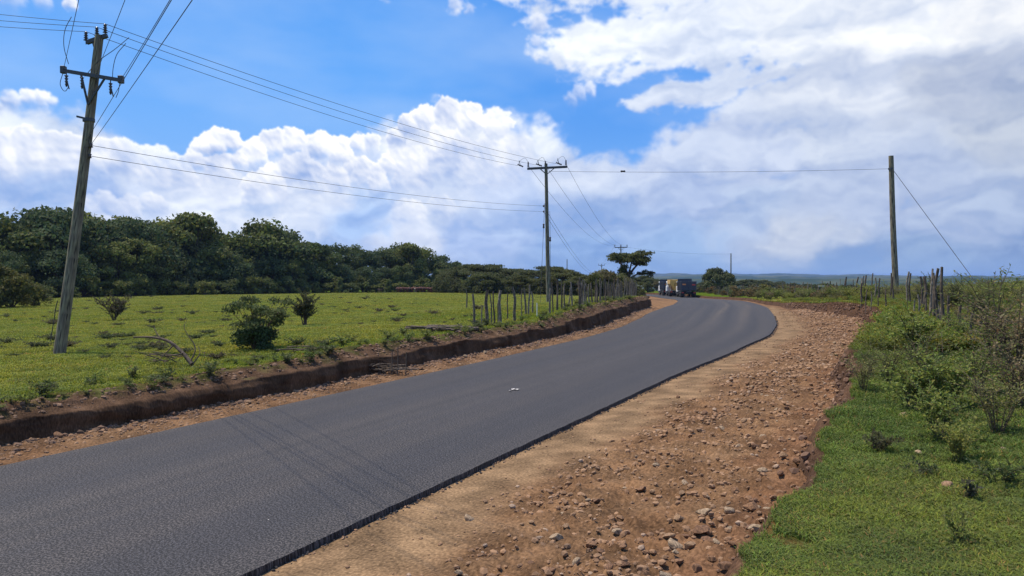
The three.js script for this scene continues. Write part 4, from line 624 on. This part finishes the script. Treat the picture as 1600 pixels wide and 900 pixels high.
function fenceWire(parent, pts, r = .004) { const m = new THREE.Mesh(new THREE.TubeGeometry(new THREE.CatmullRomCurve3(pts), pts.length * 3, r, 4), wireMat); m.name = 'strand'; parent.add(m); }
{
  const R = rng(71), p0 = groundUnder(742, 510), g = thing('stick_fence', 'fence of uneven upright sticks along the top of the left bank', 'fence', p0), L = (p) => local(g, p);
  const tops = [];
  for (const [u, v, h, r] of [[729, 482, 1.15, .045], [741, 511, 1.25, .05], [752, 508, .75, .03], [761, 508, 1.35, .075], [768, 507, 1.25, .03], [773, 506, 1.3, .035], [778, 505, .8, .02], [782, 506, 1.35, .07], [793, 499, 1.15, .03], [804, 502, 1.45, .065], [815, 494, 1.2, .025], [821, 491, 1.2, .05], [826, 491, 1.35, .045], [832, 489, 1.0, .04]]) { const p = groundUnder(u, v); tops.push(stick(g, L(p), h, r, R).position.clone().add(V(0, h * .72, 0))); }
  let s0 = stOf(1.2, 34)[0];
  for (let i = 0; i < 150; i++) { s0 += .18 + .4 * R(); const r = roadAt(s0); if (r.z > 84) break; const t = LE(s0, r) - .55 - .25 * R() + .2 * Math.sin(s0); const p = onRoadSide(s0, t), h = 1.0 + .55 * R(); const m = stick(g, L(p), h, .025 + .03 * R() ** 2, R, .1); if (i % 9 === 0) tops.push(m.position.clone().add(V(0, h * .7, 0))); }
  fenceWire(g, tops.slice(1));
  const wp = groundUnder(839, 494); const w = mesh('marker_peg', new THREE.CylinderGeometry(.018, .018, .62, 8).translate(0, .28, 0), new THREE.MeshStandardMaterial({ color: new THREE.Color().setRGB(.75, .75, .72), roughness: .7 })); w.position.copy(wp); tag(w, 'thin white marker peg on the left bank beside the fence', 'peg');
}
{
  const R = rng(81), p0 = groundUnder(1500, 548), g = thing('post_and_wire_fence', 'rough post fence half hidden in the right-hand shrubs', 'fence', p0), L = (p) => local(g, p), lines = [[], [], []];
  // near posts read off the photograph, then on along the verge
  const posts = [];
  for (const [u, vt, Z, r] of [[1502, 476, 15.6, .055], [1484, 462, 16.2, .045], [1474, 473, 18, .06], [1466, 476, 19, .045], [1456, 480, 20, .05], [1447, 466, 21, .05], [1436, 460, 22.5, .045], [1429, 468, 24, .04], [1517, 482, 14.6, .04], [1346, 442, 38, .07], [1353, 452, 36, .04], [1361, 455, 34, .04], [1384, 452, 30, .045], [1372, 458, 33, .03]]) posts.push([(u - 800) / FOC * Z, Z, vt, r]);
  for (const [x, Z, vt, r] of posts) { const p = onGround(x, Z), h = EYE + (HOR - vt) / FOC * Z - p.y; stick(g, L(p), h, r * .72, R, .05); }
  let s0 = stOf(9.4, 15.5)[0];
  for (let i = 0; i < 130; i++) { s0 += 1.1 + 1.3 * R(); const r = roadAt(s0); if (r.z > 128) break; const t = r.hw + lerp(6.3, 4.9, sstep(16, 42, r.z)) - (r.z > 60 ? sstep(60, 100, r.z) * 1.6 : 0) + .3 * (R() - .5); const p = onRoadSide(s0, t), h = 1.25 + .35 * R(); stick(g, L(p), h, .03 + .03 * R(), R, .07); lines.forEach((l, k) => l.push(L(p).add(V(0, .35 + .38 * k, 0)))); }
  lines.forEach((l) => fenceWire(g, l));
  // small white board on two posts
  const b = at(1283, 456, 62), bp = onGround(b.x, 62), s = thing('marker_board', 'small pale board on two short posts behind the right bank', 'sign', bp); for (const k of [-.2, .2]) mesh('post', new THREE.CylinderGeometry(.03, .035, 1.3, 7).translate(k, .5, 0), postMats[2], s); mesh('board', new RoundedBoxGeometry(.55, .14, .04, 2, .01).translate(0, 1.12, .05), new THREE.MeshStandardMaterial({ color: new THREE.Color().setRGB(.5, .46, .38), roughness: .8 }), s);
}
// ---------------------------------------------------------------- stones and clods
const stoneTex = dataTex(256, (x, y) => { const v = .8 + .4 * tiled(x, y, 8, 4) + .2 * tiled(x, y, 48, 2); return [v, v * .98, v * .95]; });
const stoneMats = [[.36, .235, .14], [.29, .165, .09], [.42, .32, .215], [.23, .13, .075]].map((c) => new THREE.MeshStandardMaterial({ map: stoneTex, color: new THREE.Color().setRGB(...c), roughness: 1 }));
const stoneGeos = [0, 1, 2, 3, 4, 5, 6].map((i) => {
  const R = rng(700 + i), g = mergeVertices(new THREE.IcosahedronGeometry(1, 2).deleteAttribute('uv').deleteAttribute('normal')), p = g.attributes.position, q = new THREE.Vector3(), cuts = [...Array(13)].map(() => [rdir(R), .5 + .28 * R()]);
  for (let k = 0; k < p.count; k++) { q.fromBufferAttribute(p, k); for (const [n, d] of cuts) { const e = q.dot(n) - d; if (e > 0) q.addScaledVector(n, -e * .92); } q.multiplyScalar(1 + .06 * noise(q.x * 3 + i, q.y * 3 + q.z * 2)); p.setXYZ(k, q.x, q.y * .72, q.z); }
  const f = g.toNonIndexed(); f.computeVertexNormals(); const uv = []; const fp = f.attributes.position; for (let k = 0; k < fp.count; k++) uv.push(fp.getX(k) * .5 + .5, fp.getZ(k) * .5 + fp.getY(k) * .3); f.setAttribute('uv', new THREE.Float32BufferAttribute(uv, 2)); return f; });
{
  const R = rng(91), put = (name, label, cat, group, p, r, mi, sink = .35, vary) => { if (vary === 'left') label = (r > .06 ? 'large ' : r > .035 ? 'middling ' : 'small ') + ['tan', 'reddish brown', 'pale buff', 'dark brown'][mi] + ' stone at the foot of the left bank ' + (-p.z < 18 ? 'below the leaning pole' : -p.z < 30 ? 'near the brushwood heap' : 'below the stick fence'); else if (vary) { const t = stOf(p.x, -p.z), u = t[1] - t[2].hw, W = dWidth(t[0], t[2].z); label = (r > .07 ? 'large ' : r > .04 ? 'fist-sized ' : 'small ') + ['tan', 'reddish brown', 'pale buff', 'dark brown'][mi] + ' stone on the dirt shoulder ' + (u > W - 1 ? 'by its grass edge' : u > 1.9 ? 'on the lumpy middle' : 'near the smooth band beside the asphalt'); } const m = new THREE.Mesh(stoneGeos[Math.floor(R() * 7)], stoneMats[mi]); m.name = numbered(name); m.position.copy(p).add(V(0, r * (.72 - sink), 0)); m.rotation.set((R() - .5) * .5, R() * 6.28, (R() - .5) * .5); m.scale.set(r * (.85 + .5 * R()), r * (.75 + .4 * R()), r * (.8 + .3 * R())); scene.add(m); tag(m, label, cat, group); };
  const D = ['loose stone lying on the brown dirt shoulder', 'stone', 'loose stones on the dirt shoulder'];
  // stones large enough to pick out, read off the photograph: place, breadth in its pixels
  for (const [u, v, w] of [[1183, 833, 22], [1175, 797, 24], [1063, 815, 20], [1100, 806, 22], [1140, 802, 20], [1096, 833, 24], [1055, 857, 24], [1080, 858, 20], [870, 845, 22], [925, 856, 18], [938, 866, 16], [884, 826, 16], [966, 836, 18], [1135, 890, 20], [1060, 883, 18], [975, 886, 16], [952, 893, 20], [900, 882, 14], [732, 814, 16], [830, 819, 10], [935, 786, 14], [1010, 783, 10], [1180, 786, 16], [1150, 770, 16], [1220, 743, 14], [1258, 700, 14], [1180, 700, 14], [1163, 660, 12], [1175, 658, 12], [1155, 700, 12], [1065, 773, 12], [980, 772, 10], [830, 883, 12], [860, 895, 14], [1090, 893, 16], [1113, 878, 14], [1000, 722, 10], [1026, 730, 12], [1060, 622, 8], [974, 690, 10], [1210, 780, 12], [1280, 690, 10], [1290, 660, 10], [1040, 905, 20], [1010, 900, 16], [1245, 722, 12], [1200, 668, 10], [1230, 640, 10], [716, 898, 14], [780, 890, 12], [1120, 850, 14], [1072, 842, 14], [1035, 845, 12], [1010, 866, 12]]) { const p = groundUnder(u, v); put('stone', ...D, p, w / FOC * -p.z * .55, Math.floor(R() * 4) % 4, .4, true); }
  let n = 0;
  for (let i = 0; i < 3000 && n < 235; i++) { const s0 = 10 + 40 * R() ** 1.3, r = roadAt(s0), W = dWidth(s0, r.z), u = 1.3 + (W - 1.4) * (1 - .75 * R() ** 1.4), p = onRoadSide(s0, r.hw + u); if (!inView(p.x, -p.z, 1.05) || -p.z < 4.5) continue; n++; put('stone', ...D, p, (.018 + .04 * R() ** 2.2) * (1 + .012 * -p.z), Math.floor(R() * 4), .3, true); }
  for (let i = 0; i < 130; i++) { const s0 = 18 + 45 * R() ** 1.2, r = roadAt(s0), p = onRoadSide(s0, -r.hw - lShoulder(s0) * (.55 + .42 * R())); if (!inView(p.x, -p.z)) continue; put('bank_stone', '', 'stone', 'stones at the foot of the left bank', p, .02 + .07 * R() ** 2.2, i % 4, .2, 'left'); }
  for (const [u, v, w, label, mi] of [[1570, 706, 17, 'flat pale stone among the green weeds on the grass', 2], [1484, 766, 22, 'brown angular stone lying on the cropped grass', 0], [1439, 714, 18, 'pale flat stone at the foot of the leafy shrub', 2], [1497, 738, 12, 'small white stone on the grass below the yellow-green shrub', 2], [1475, 732, 10, 'small tan stone on the grass beneath the shrubs', 0], [1535, 748, 12, 'small tan stone beside the dark green weed', 0], [1412, 651, 14, 'pale stone at the shrub edge above the clear grass', 2], [1352, 628, 7, 'tiny white stone on the grass near the dirt', 2], [1466, 600, 24, 'grey boulder half hidden inside the right-hand shrubs', 3]]) { const p = groundUnder(u, v); put('verge_stone', label, 'stone', undefined, p, w / FOC * -p.z * .55, mi, .4); }
  // gravel and clods: one mass
  const small = [0, 1, 2].map((i) => { const g = new THREE.IcosahedronGeometry(1, 0), p = g.attributes.position, Q = rng(750 + i), seen = {}; for (let k = 0; k < p.count; k++) { const id = [p.getX(k), p.getY(k), p.getZ(k)].map((a) => a.toFixed(2)).join(); const f = seen[id] ??= .7 + .55 * Q(); p.setXYZ(k, p.getX(k) * f, p.getY(k) * f * .7, p.getZ(k) * f); } g.computeVertexNormals(); return g; });
  const gm = new THREE.MeshStandardMaterial({ color: 0xffffff, roughness: 1 }), L = [[], [], []];
  for (let i = 0; i < 130000; i++) {
    const s0 = 8 + 62 * R() ** 1.7, r = roadAt(s0), W = dWidth(s0, r.z), k = R(), u = .25 + (W - .25) * k; const x = r.x + r.nx * (r.hw + u), z = r.z + r.nz * (r.hw + u); if (!inView(x, z, 1.08) || z < 3.5) continue;
    const lumpy = sstep(.9, 1.9, u + .4 * wob(s0, .5, 31)), patch = sstep(-.1, .45, noise(x * .9, z * .9) + .6 * noise(x * 2.6, z * 2.6)); if (R() > .05 + .9 * lumpy * (.16 + .84 * patch)) continue;
    const q = (.004 + .03 * R() ** 4.5) * (1 + z * .03) * (.6 + .4 * lumpy), t = soilTone(x, z), m = .75 + .5 * R(), pale = R() < .07 ? .4 : 0; L[i % 3].push([V(x, profile(s0, r.hw + u, x, z, r) + q * .25, -z), R() * 6.28, V(q * (.8 + .6 * R()), q, q), mix3([t[0] * m, t[1] * m, t[2] * m], [.45, .36, .27], pale), [R() - .5, R() - .5]]);
  }
  for (let i = 0; i < 9000; i++) { const s0 = 14 + 60 * R() ** 1.4, r = roadAt(s0), p = onRoadSide(s0, -r.hw - .15 - (lShoulder(s0) - .15) * R() ** .7); if (!inView(p.x, -p.z)) continue; const q = (.008 + .03 * R() ** 3) * (1 - p.z * .012), t = soilTone(p.x, -p.z), m = .7 + .5 * R(); L[i % 3].push([p, R() * 6.28, q, [t[0] * m, t[1] * m, t[2] * m], [R() - .5, R() - .5]]); }
  for (let i = 0; i < 7000; i++) { const s0 = 14 + 60 * R() ** 1.4, r = roadAt(s0), p = onRoadSide(s0, -r.hw - lShoulder(s0) - .18 - lSlope(s0) * R()); if (!inView(p.x, -p.z)) continue; const q = (.006 + .045 * R() ** 5) * (1 - p.z * .01), m = .7 + .6 * R(); L[i % 3].push([p, R() * 6.28, q, [.16 * m, .098 * m, .06 * m], [R() - .5, R() - .5]]); }
  for (let i = 0; i < 5000; i++) { const s0 = 16 + 60 * R() ** 1.3, r = roadAt(s0), p = onRoadSide(s0, RE(s0, r) - .1 + (bankFace(s0, r) + .05) * R()); if (!inView(p.x, -p.z)) continue; if (r.z < 15 && R() < .85) continue; const q = (.006 + .05 * R() ** 4) * (1 - p.z * .012), m = .6 + .7 * R(); L[i % 3].push([p, R() * 6.28, V(q, q * 1.3, q), [.15 * m, .088 * m, .056 * m], [R() - .5, R() - .5]]); }
  for (let i = 0; i < 4500; i++) { const side = i % 3 ? 1 : -1, s0 = 10 + 55 * R() ** 1.4, r = roadAt(s0), o = r.hw + .015 + .1 * R() ** 2, p = onRoadSide(s0, side * o); if (!inView(p.x, -p.z)) continue; const q = (.005 + .014 * R() ** 2) * (1 - p.z * .015), m = .6 + .8 * R(), tar = R() < .7; L[i % 3].push([p.add(V(0, q * .3, 0)), R() * 6.28, q, tar ? [.035 * m, .035 * m, .037 * m] : [.25 * m, .15 * m, .085 * m], [R() - .5, R() - .5]]); }
  for (let i = 0; i < 4200; i++) { const s0 = 14 + 60 * R() ** 1.3, r = roadAt(s0), W = lShoulder(s0), p = onRoadSide(s0, -r.hw - W + .45 * R() ** 2); if (!inView(p.x, -p.z)) continue; const q = (.008 + .06 * R() ** 4) * (1 - p.z * .01), m = .6 + .7 * R(); L[i % 3].push([p, R() * 6.28, q, [.13 * m, .08 * m, .052 * m], [R() - .5, R() - .5]]); }
  L.forEach((l, i) => scatter('gravel', small[i], gm, l));
}
// ---------------------------------------------------------------- brushwood, logs, litter
{
  const R = rng(95), pile = (name, label, cat, u, v, n, len, r, mat, flat = .15) => { const p = groundUnder(u, v), g = thing(name, label, cat, p); for (let i = 0; i < n; i++) { const a = R() * 3.14, L = len * (.5 + .6 * R()), d = V(Math.cos(a), flat * (R() - .2), Math.sin(a) * .5).normalize(), c = V((R() - .5) * len * .9, .04 + .14 * R() * (1 + flat), (R() - .5) * len * .4); mesh('stick', tube([c.clone().addScaledVector(d, -L / 2), c.clone().add(V(0, .03 * R(), .05 * (R() - .5))), c.clone().addScaledVector(d, L / 2)], r * (.6 + .8 * R()), r * .4, 5, 4), mat, g); } return g; };
  const b = pile('brushwood_pile', 'heap of cut sticks at the foot of the left bank', 'sticks', 592, 582, 26, 1.1, .022, dryTwigMat, .25);
  for (const [x, h] of [[.35, .62], [.5, .7], [.72, .55]]) mesh('upright_stick', tube([V(x, -.15, .1), V(x + .01, h * .5, .1), V(x + .02, h, .12)], .02, .014, 5), dryTwigMat, b);
  pile('log_pile', 'weathered logs lying on the pasture behind the bank', 'logs', 690, 517, 9, 2.2, .06, postMats[1], .04);
  pile('brush_scrap', 'scatter of broken branches on the bank top by the bush', 'sticks', 470, 553, 10, .9, .018, dryTwigMat, .15);
  pile('dead_stick_heap', 'grey dead sticks lying on the bank below the leaning pole', 'sticks', 255, 570, 16, .75, .011, dryTwigMat, .35);
  const p = groundUnder(300, 572), Z = -p.z, g = thing('dead_branch', 'bare fallen branch arching on the bank top', 'branch', p), L = (u, v, dz = 0) => local(g, at(u, v, Z + dz));
  mesh('limb', tube([L(299, 569), L(285, 552, .1), L(262, 533, .2), L(235, 527, .3), L(208, 527, .4)], .05, .018, 7, 14), dryTwigMat, g);
  for (const l of [[[285, 552], [272, 555], [238, 549]], [[250, 529], [243, 518], [240, 510]], [[296, 566], [305, 545], [287, 512], [290, 503]], [[270, 540], [255, 556], [245, 566]], [[300, 570], [312, 552], [309, 541]]]) mesh('twig', tube(l.map(([u, v], i) => L(u, v, i * .1)), .018, .006, 5, 8), dryTwigMat, g);
  // scraps of paper on the road
  const pm = new THREE.MeshStandardMaterial({ color: new THREE.Color()  .setRGB(.5, .48, .45), roughness: .8, side: THREE.DoubleSide });
  [[805, 610, 'crumpled white paper scrap lying on the middle of the road', 1], [797, 612, 'tiny white paper shred beside the crumpled scrap', .5], [418, 815, 'tiny pale chip on the near asphalt', .12]].forEach(([u, v, label, k], i) => { const q = groundUnder(u, v), s = new THREE.PlaneGeometry(.17 * k, .09 * k, 8, 6).rotateX(-Math.PI / 2), a = s.attributes.position; for (let j = 0; j < a.count; j++) a.setY(j, .012 + .05 * k * Math.abs(noise(a.getX(j) * 14 + i * 5, a.getZ(j) * 14))); s.computeVertexNormals(); const m = mesh('paper_scrap', s, pm); m.position.copy(q); m.rotation.y = i; tag(m, label, 'litter'); });
  // reddish spoil heap at the bend
  const e = groundUnder(992, 462), hg = new THREE.SphereGeometry(1, 30, 16, 0, 6.2832, 0, 1.57), hp = hg.attributes.position; for (let j = 0; j < hp.count; j++) { const k = 1 + .3 * fbm(hp.getX(j) * 2 + 3, hp.getZ(j) * 2 + hp.getY(j), 4); hp.setXYZ(j, hp.getX(j) * k * 1.1, hp.getY(j) * k * .6 - .1, hp.getZ(j) * k * 2.4); } hg.computeVertexNormals();
  const h = mesh('spoil_heap', hg, new THREE.MeshStandardMaterial({ map: soilMap, bumpMap: soilBump, bumpScale: .03, color: new THREE.Color().setRGB(.13, .075, .05), roughness: 1 })); h.position.copy(e); h.rotation.y = -.4; tag(h, 'reddish brown spoil heap on the left bank at the bend', 'earth heap');
}
// ---------------------------------------------------------------- cattle
{
  const N = 56, mc = new MarchingCubes(N, new THREE.MeshBasicMaterial(), false, false, 60000); mc.isolation = 0; const S = 1.35;
  const cap = (p, a, b, ra, rb) => { const ab = b.clone().sub(a), t = clamp(p.clone().sub(a).dot(ab) / ab.lengthSq()); return p.distanceTo(a.clone().addScaledVector(ab, t)) - lerp(ra, rb, t); };
  const smin = (a, b, k) => { const h = clamp(.5 + .5 * (b - a) / k); return lerp(b, a, h) - k * h * (1 - h); };
  const bones = [[V(-.55, .88, 0), V(.45, .86, 0), .27, .29, .1], [V(.45, .98, 0), V(.5, .8, 0), .2, .25, .1], [V(.42, 1.2, 0), V(.5, 1.05, 0), .09, .16, .08], [V(.55, .95, 0), V(.9, 1.08, 0), .17, .11, .08], [V(.9, 1.08, 0), V(1.16, .92, 0), .105, .065, .05], [V(-.7, .95, 0), V(-.55, .85, 0), .18, .24, .08],
    ...[[.48, .13], [.48, -.13]].flatMap(([x, z]) => [[V(x, .75, z), V(x + .03, .4, z), .13, .06, .06], [V(x + .03, .4, z), V(x, .03, z), .055, .05, .03]]), ...[[-.66, .14], [-.66, -.14]].flatMap(([x, z]) => [[V(x, .82, z), V(x + .1, .52, z), .16, .085, .06], [V(x + .1, .52, z), V(x - .08, .38, z), .08, .06, .04], [V(x - .08, .38, z), V(x - .03, .03, z), .055, .05, .03]]),
    [V(.86, 1.14, .08), V(.84, 1.12, .24), .04, .025, .03], [V(.86, 1.14, -.08), V(.84, 1.12, -.24), .04, .025, .03]];
  const p = new THREE.Vector3();
  for (let k = 0; k < N; k++) for (let j = 0; j < N; j++) for (let i = 0; i < N; i++) { p.set((i - N / 2) / (N / 2) * S, (j - N / 2) / (N / 2) * S + .75, (k - N / 2) / (N / 2) * S); let d = 9; if (Math.abs(p.z) < .5) for (const [a, b, ra, rb, q] of bones) d = smin(d, cap(p, a, b, ra, rb), q); mc.field[i + j * N + k * N * N] = -d; }
  mc.update();
  const n = mc.count ?? mc.geometry.drawRange.count, body = new THREE.BufferGeometry(), P = Array.from(mc.positionArray.slice(0, n * 3)); for (let i = 0; i < n; i++) { P[i * 3] *= S; P[i * 3 + 1] = P[i * 3 + 1] * S + .75; P[i * 3 + 2] *= S; } body.setAttribute('position', new THREE.Float32BufferAttribute(P, 3)); body.setAttribute('normal', new THREE.Float32BufferAttribute(Array.from(mc.normalArray.slice(0, n * 3)), 3)); body.computeVertexNormals();
  const tail = tube([V(-.86, 1.02, 0), V(-.95, .85, 0), V(-.95, .5, .02), V(-.93, .35, .02)], .03, .035, 5, 8), horns = mergeGeometries([1, -1].map((k) => tube([V(.9, 1.17, .06 * k), V(.93, 1.27, .16 * k), V(.98, 1.36, .15 * k)], .025, .006, 5, 6)));
  const hornMat = new THREE.MeshStandardMaterial({ color: new THREE.Color().setRGB(.3, .26, .2), roughness: .6 });
  const coats = { 'reddish brown': [.14, .052, .034], 'dark brown': [.08, .038, .028], white: [.45, .39, .32], tan: [.32, .19, .11] };
  const mats = Object.fromEntries(Object.entries(coats).map(([k, c]) => [k, new THREE.MeshStandardMaterial({ color: new THREE.Color().setRGB(...c), roughness: .9 })]));
  const R = rng(111), herd = [[594, 'tan', 'tan calf standing apart beside the white cow at the wood edge', .8], [600, 'white', 'white cow standing apart from the brown herd', 1], [616, 'tan', 'tan cow at the outer end of the herd nearest the stray pair', 1.1]];
  for (let u = 621; u < 722; u += 4.1) { const c = u > 647 && u < 651.2 ? 'white' : u > 690 && u < 694 ? 'tan' : u > 694.5 && u < 698.6 ? 'white' : R() < .6 ? 'reddish brown' : 'dark brown'; herd.push([u, c, c === 'white' ? 'white cow grazing within the brown herd by the wood' : c === 'tan' ? 'tan cow grazing within the brown herd by the wood' : c + ' cow in the herd grazing before the wood', .92 + .16 * R()]); }
  herd.forEach(([u, c, label, k]) => { const Z = 162 + 5 * R(), x = (u - 800) / FOC * Z, g = thing('cow', label, 'cow', onGround(x, Z), (R() < .5 ? 1.57 : -1.57) + (R() - .5) * 1.5, 'cattle grazing before the wood'); g.scale.setScalar(k * .98); mesh('body', body, mats[c], g); mesh('tail', tail, mats[c], g); mesh('horns', horns, hornMat, g); });
}
// ---------------------------------------------------------------- trucks standing on the road beyond the bend
{
  const paint = (r, g, b, ro = .45) => new THREE.MeshPhysicalMaterial({ color: new THREE.Color().setRGB(r, g, b), roughness: ro, clearcoat: .3, clearcoatRoughness: .4 });
  const M = { navy: paint(.025, .032, .05, .6), white: paint(.72, .72, .7), yellow: paint(.6, .36, .07), rust: paint(.22, .07, .035, .8), glass: new THREE.MeshStandardMaterial({ color: new THREE.Color().setRGB(.05, .06, .065), roughness: .1 }), black: new THREE.MeshStandardMaterial({ color: new THREE.Color().setRGB(.02, .02, .022), roughness: .8 }), grey: new THREE.MeshStandardMaterial({ color: new THREE.Color().setRGB(.3, .3, .31), roughness: .5, metalness: .5 }), red: paint(.4, .03, .02), orange: paint(.55, .2, .05) };
  const rb = (w, h, d, x, y, z, r = .05) => new RoundedBoxGeometry(w, h, d, 2, r).translate(x, y, z);
  function truck(kind, label, pos, turn) {       // front towards -z, base on the road
    const g = thing(kind === 'tipper' ? 'tipper_truck' : 'hopper_truck', label, 'truck', pos, turn, kind === 'tipper' ? 'tipper trucks standing beyond the bend' : undefined);
    mesh('chassis', mergeGeometries([rb(.9, .28, 7.4, 0, .85, 0), rb(2.3, .12, .12, 0, .62, 3.65), rb(.5, .5, 1.1, .85, .72, -1.2), rb(.5, .5, 1.1, -.85, .72, -1.2)]), M.black, g);
    const cab = mesh('cab', mergeGeometries([rb(2.4, 1.0, 1.9, 0, 1.35, -2.9, .1), rb(2.3, 1.05, 1.65, 0, 2.2, -2.85, .16)]), M.white, g);
    mesh('windscreen', rb(2.0, .75, .06, 0, 2.2, -3.68, .02), M.glass, cab); for (const k of [-1, 1]) { mesh('side_window', rb(.05, .62, 1.0, 1.14 * k, 2.2, -2.95, .02), M.glass, cab); mesh('mirror', mergeGeometries([rb(.1, .5, .24, 1.42 * k, 2.1, -3.55, .03), rb(.3, .04, .04, 1.28 * k, 2.35, -3.55, .015)]), M.black, cab); mesh('headlight', rb(.32, .2, .06, .85 * k, 1.05, -3.86, .02), M.grey, cab); }
    mesh('bumper', rb(2.45, .35, .3, 0, .72, -3.8, .06), M.grey, g);
    if (kind === 'tipper') {
      const h = 1.55, y0 = 1.2, b = mesh('tipper_body', mergeGeometries([rb(2.5, .12, 5.0, 0, y0, 1.15), rb(.1, h, 5.0, 1.22, y0 + h / 2, 1.15), rb(.1, h, 5.0, -1.22, y0 + h / 2, 1.15), rb(2.4, h + .35, .1, 0, y0 + h / 2 + .17, -1.35)]), M.navy, g);
      mesh('cab_guard', rb(2.4, .09, 1.7, 0, y0 + h + .36, -2.15, .03), M.navy, b); for (let z = -1; z <= 3.3; z += .86) for (const k of [-1, 1]) mesh('side_rib', rb(.08, h, .12, 1.3 * k, y0 + h / 2, z, .02), M.navy, b);
      const tg = mesh('tailgate', rb(2.42, h - .05, .1, 0, y0 + h / 2, 3.66, .02), M.navy, g); for (const x of [-.8, 0, .8]) mesh('tailgate_rib', rb(.12, h - .1, .08, x, y0 + h / 2, 3.74, .02), M.navy, tg); mesh('reflective_board', rb(.55, .22, .03, -.75, y0 + 1.0, 3.8, .01), M.orange, tg); mesh('reflective_board', rb(.55, .22, .03, .8, y0 + .95, 3.8, .01), M.red, tg);
    } else {
      const sh = new THREE.Shape(); sh.moveTo(-1.15, 2.75); sh.lineTo(1.15, 2.75); sh.lineTo(1.15, 2.1); sh.lineTo(.45, .95); sh.lineTo(-.45, .95); sh.lineTo(-1.15, 2.1); sh.closePath();
      const b = mesh('hopper', new THREE.ExtrudeGeometry(sh, { depth: 4.6, bevelEnabled: true, bevelSize: .05, bevelThickness: .05, bevelSegments: 2 }).translate(0, .2, -1.1), M.yellow, g); for (const z of [-.9, .6, 2.1, 3.4]) mesh('hopper_rib', rb(2.44, .1, .1, 0, 2.6, z, .02), M.yellow, b); mesh('side_plate', rb(.05, 1.3, 3.6, 1.24, 2.1, 1.2, .02), M.rust, b);
      for (const z of [-.9, 3.2]) for (const x of [-.9, .9]) mesh('support_leg', rb(.1, 1.2, .1, x, 1.4, z, .02), M.rust, g);
    }
    for (const [z, d] of [[-2.75, 0], [1.5, 1], [2.75, 1]]) for (const k of [-1, 1]) { const w = mesh('wheel', new THREE.TorusGeometry(.36, .15, 10, 22).rotateY(Math.PI / 2).scale(d ? 1.9 : 1.15, 1, 1).translate(1.0 * k, .51, z), M.black, g); mesh('rim', new THREE.CylinderGeometry(.27, .27, d ? .42 : .26, 16).rotateZ(Math.PI / 2).translate(1.0 * k, .51, z), M.grey, w); }
    for (const k of [-1, 1]) { mesh('tail_light', rb(.36, .14, .06, .95 * k, .82, 3.72, .02), M.red, g); mesh('mudguard', rb(.6, .7, .04, .95 * k, .6, 3.5, .01), M.black, g); }
    return g;
  }
  const put = (kind, label, u, Z, turn) => { const x = (u - 800) / FOC * Z; truck(kind, label, onGround(x, Z), turn); };
  put('tipper', 'dark high-sided tipper truck with white cab, last in the queue', 1071.5, 128, -.1);
  put('hopper', 'truck with white cab and tapering yellow hopper body between the tippers', 1054, 136, -.1);
  put('tipper', 'dark tipper truck at the head of the queue, partly hidden by the yellow truck', 1042.5, 146, -.06);
}
scene.traverse((o) => { if (o.isMesh) { o.castShadow = true; o.receiveShadow = true; } });
renderer.render(scene, camera);
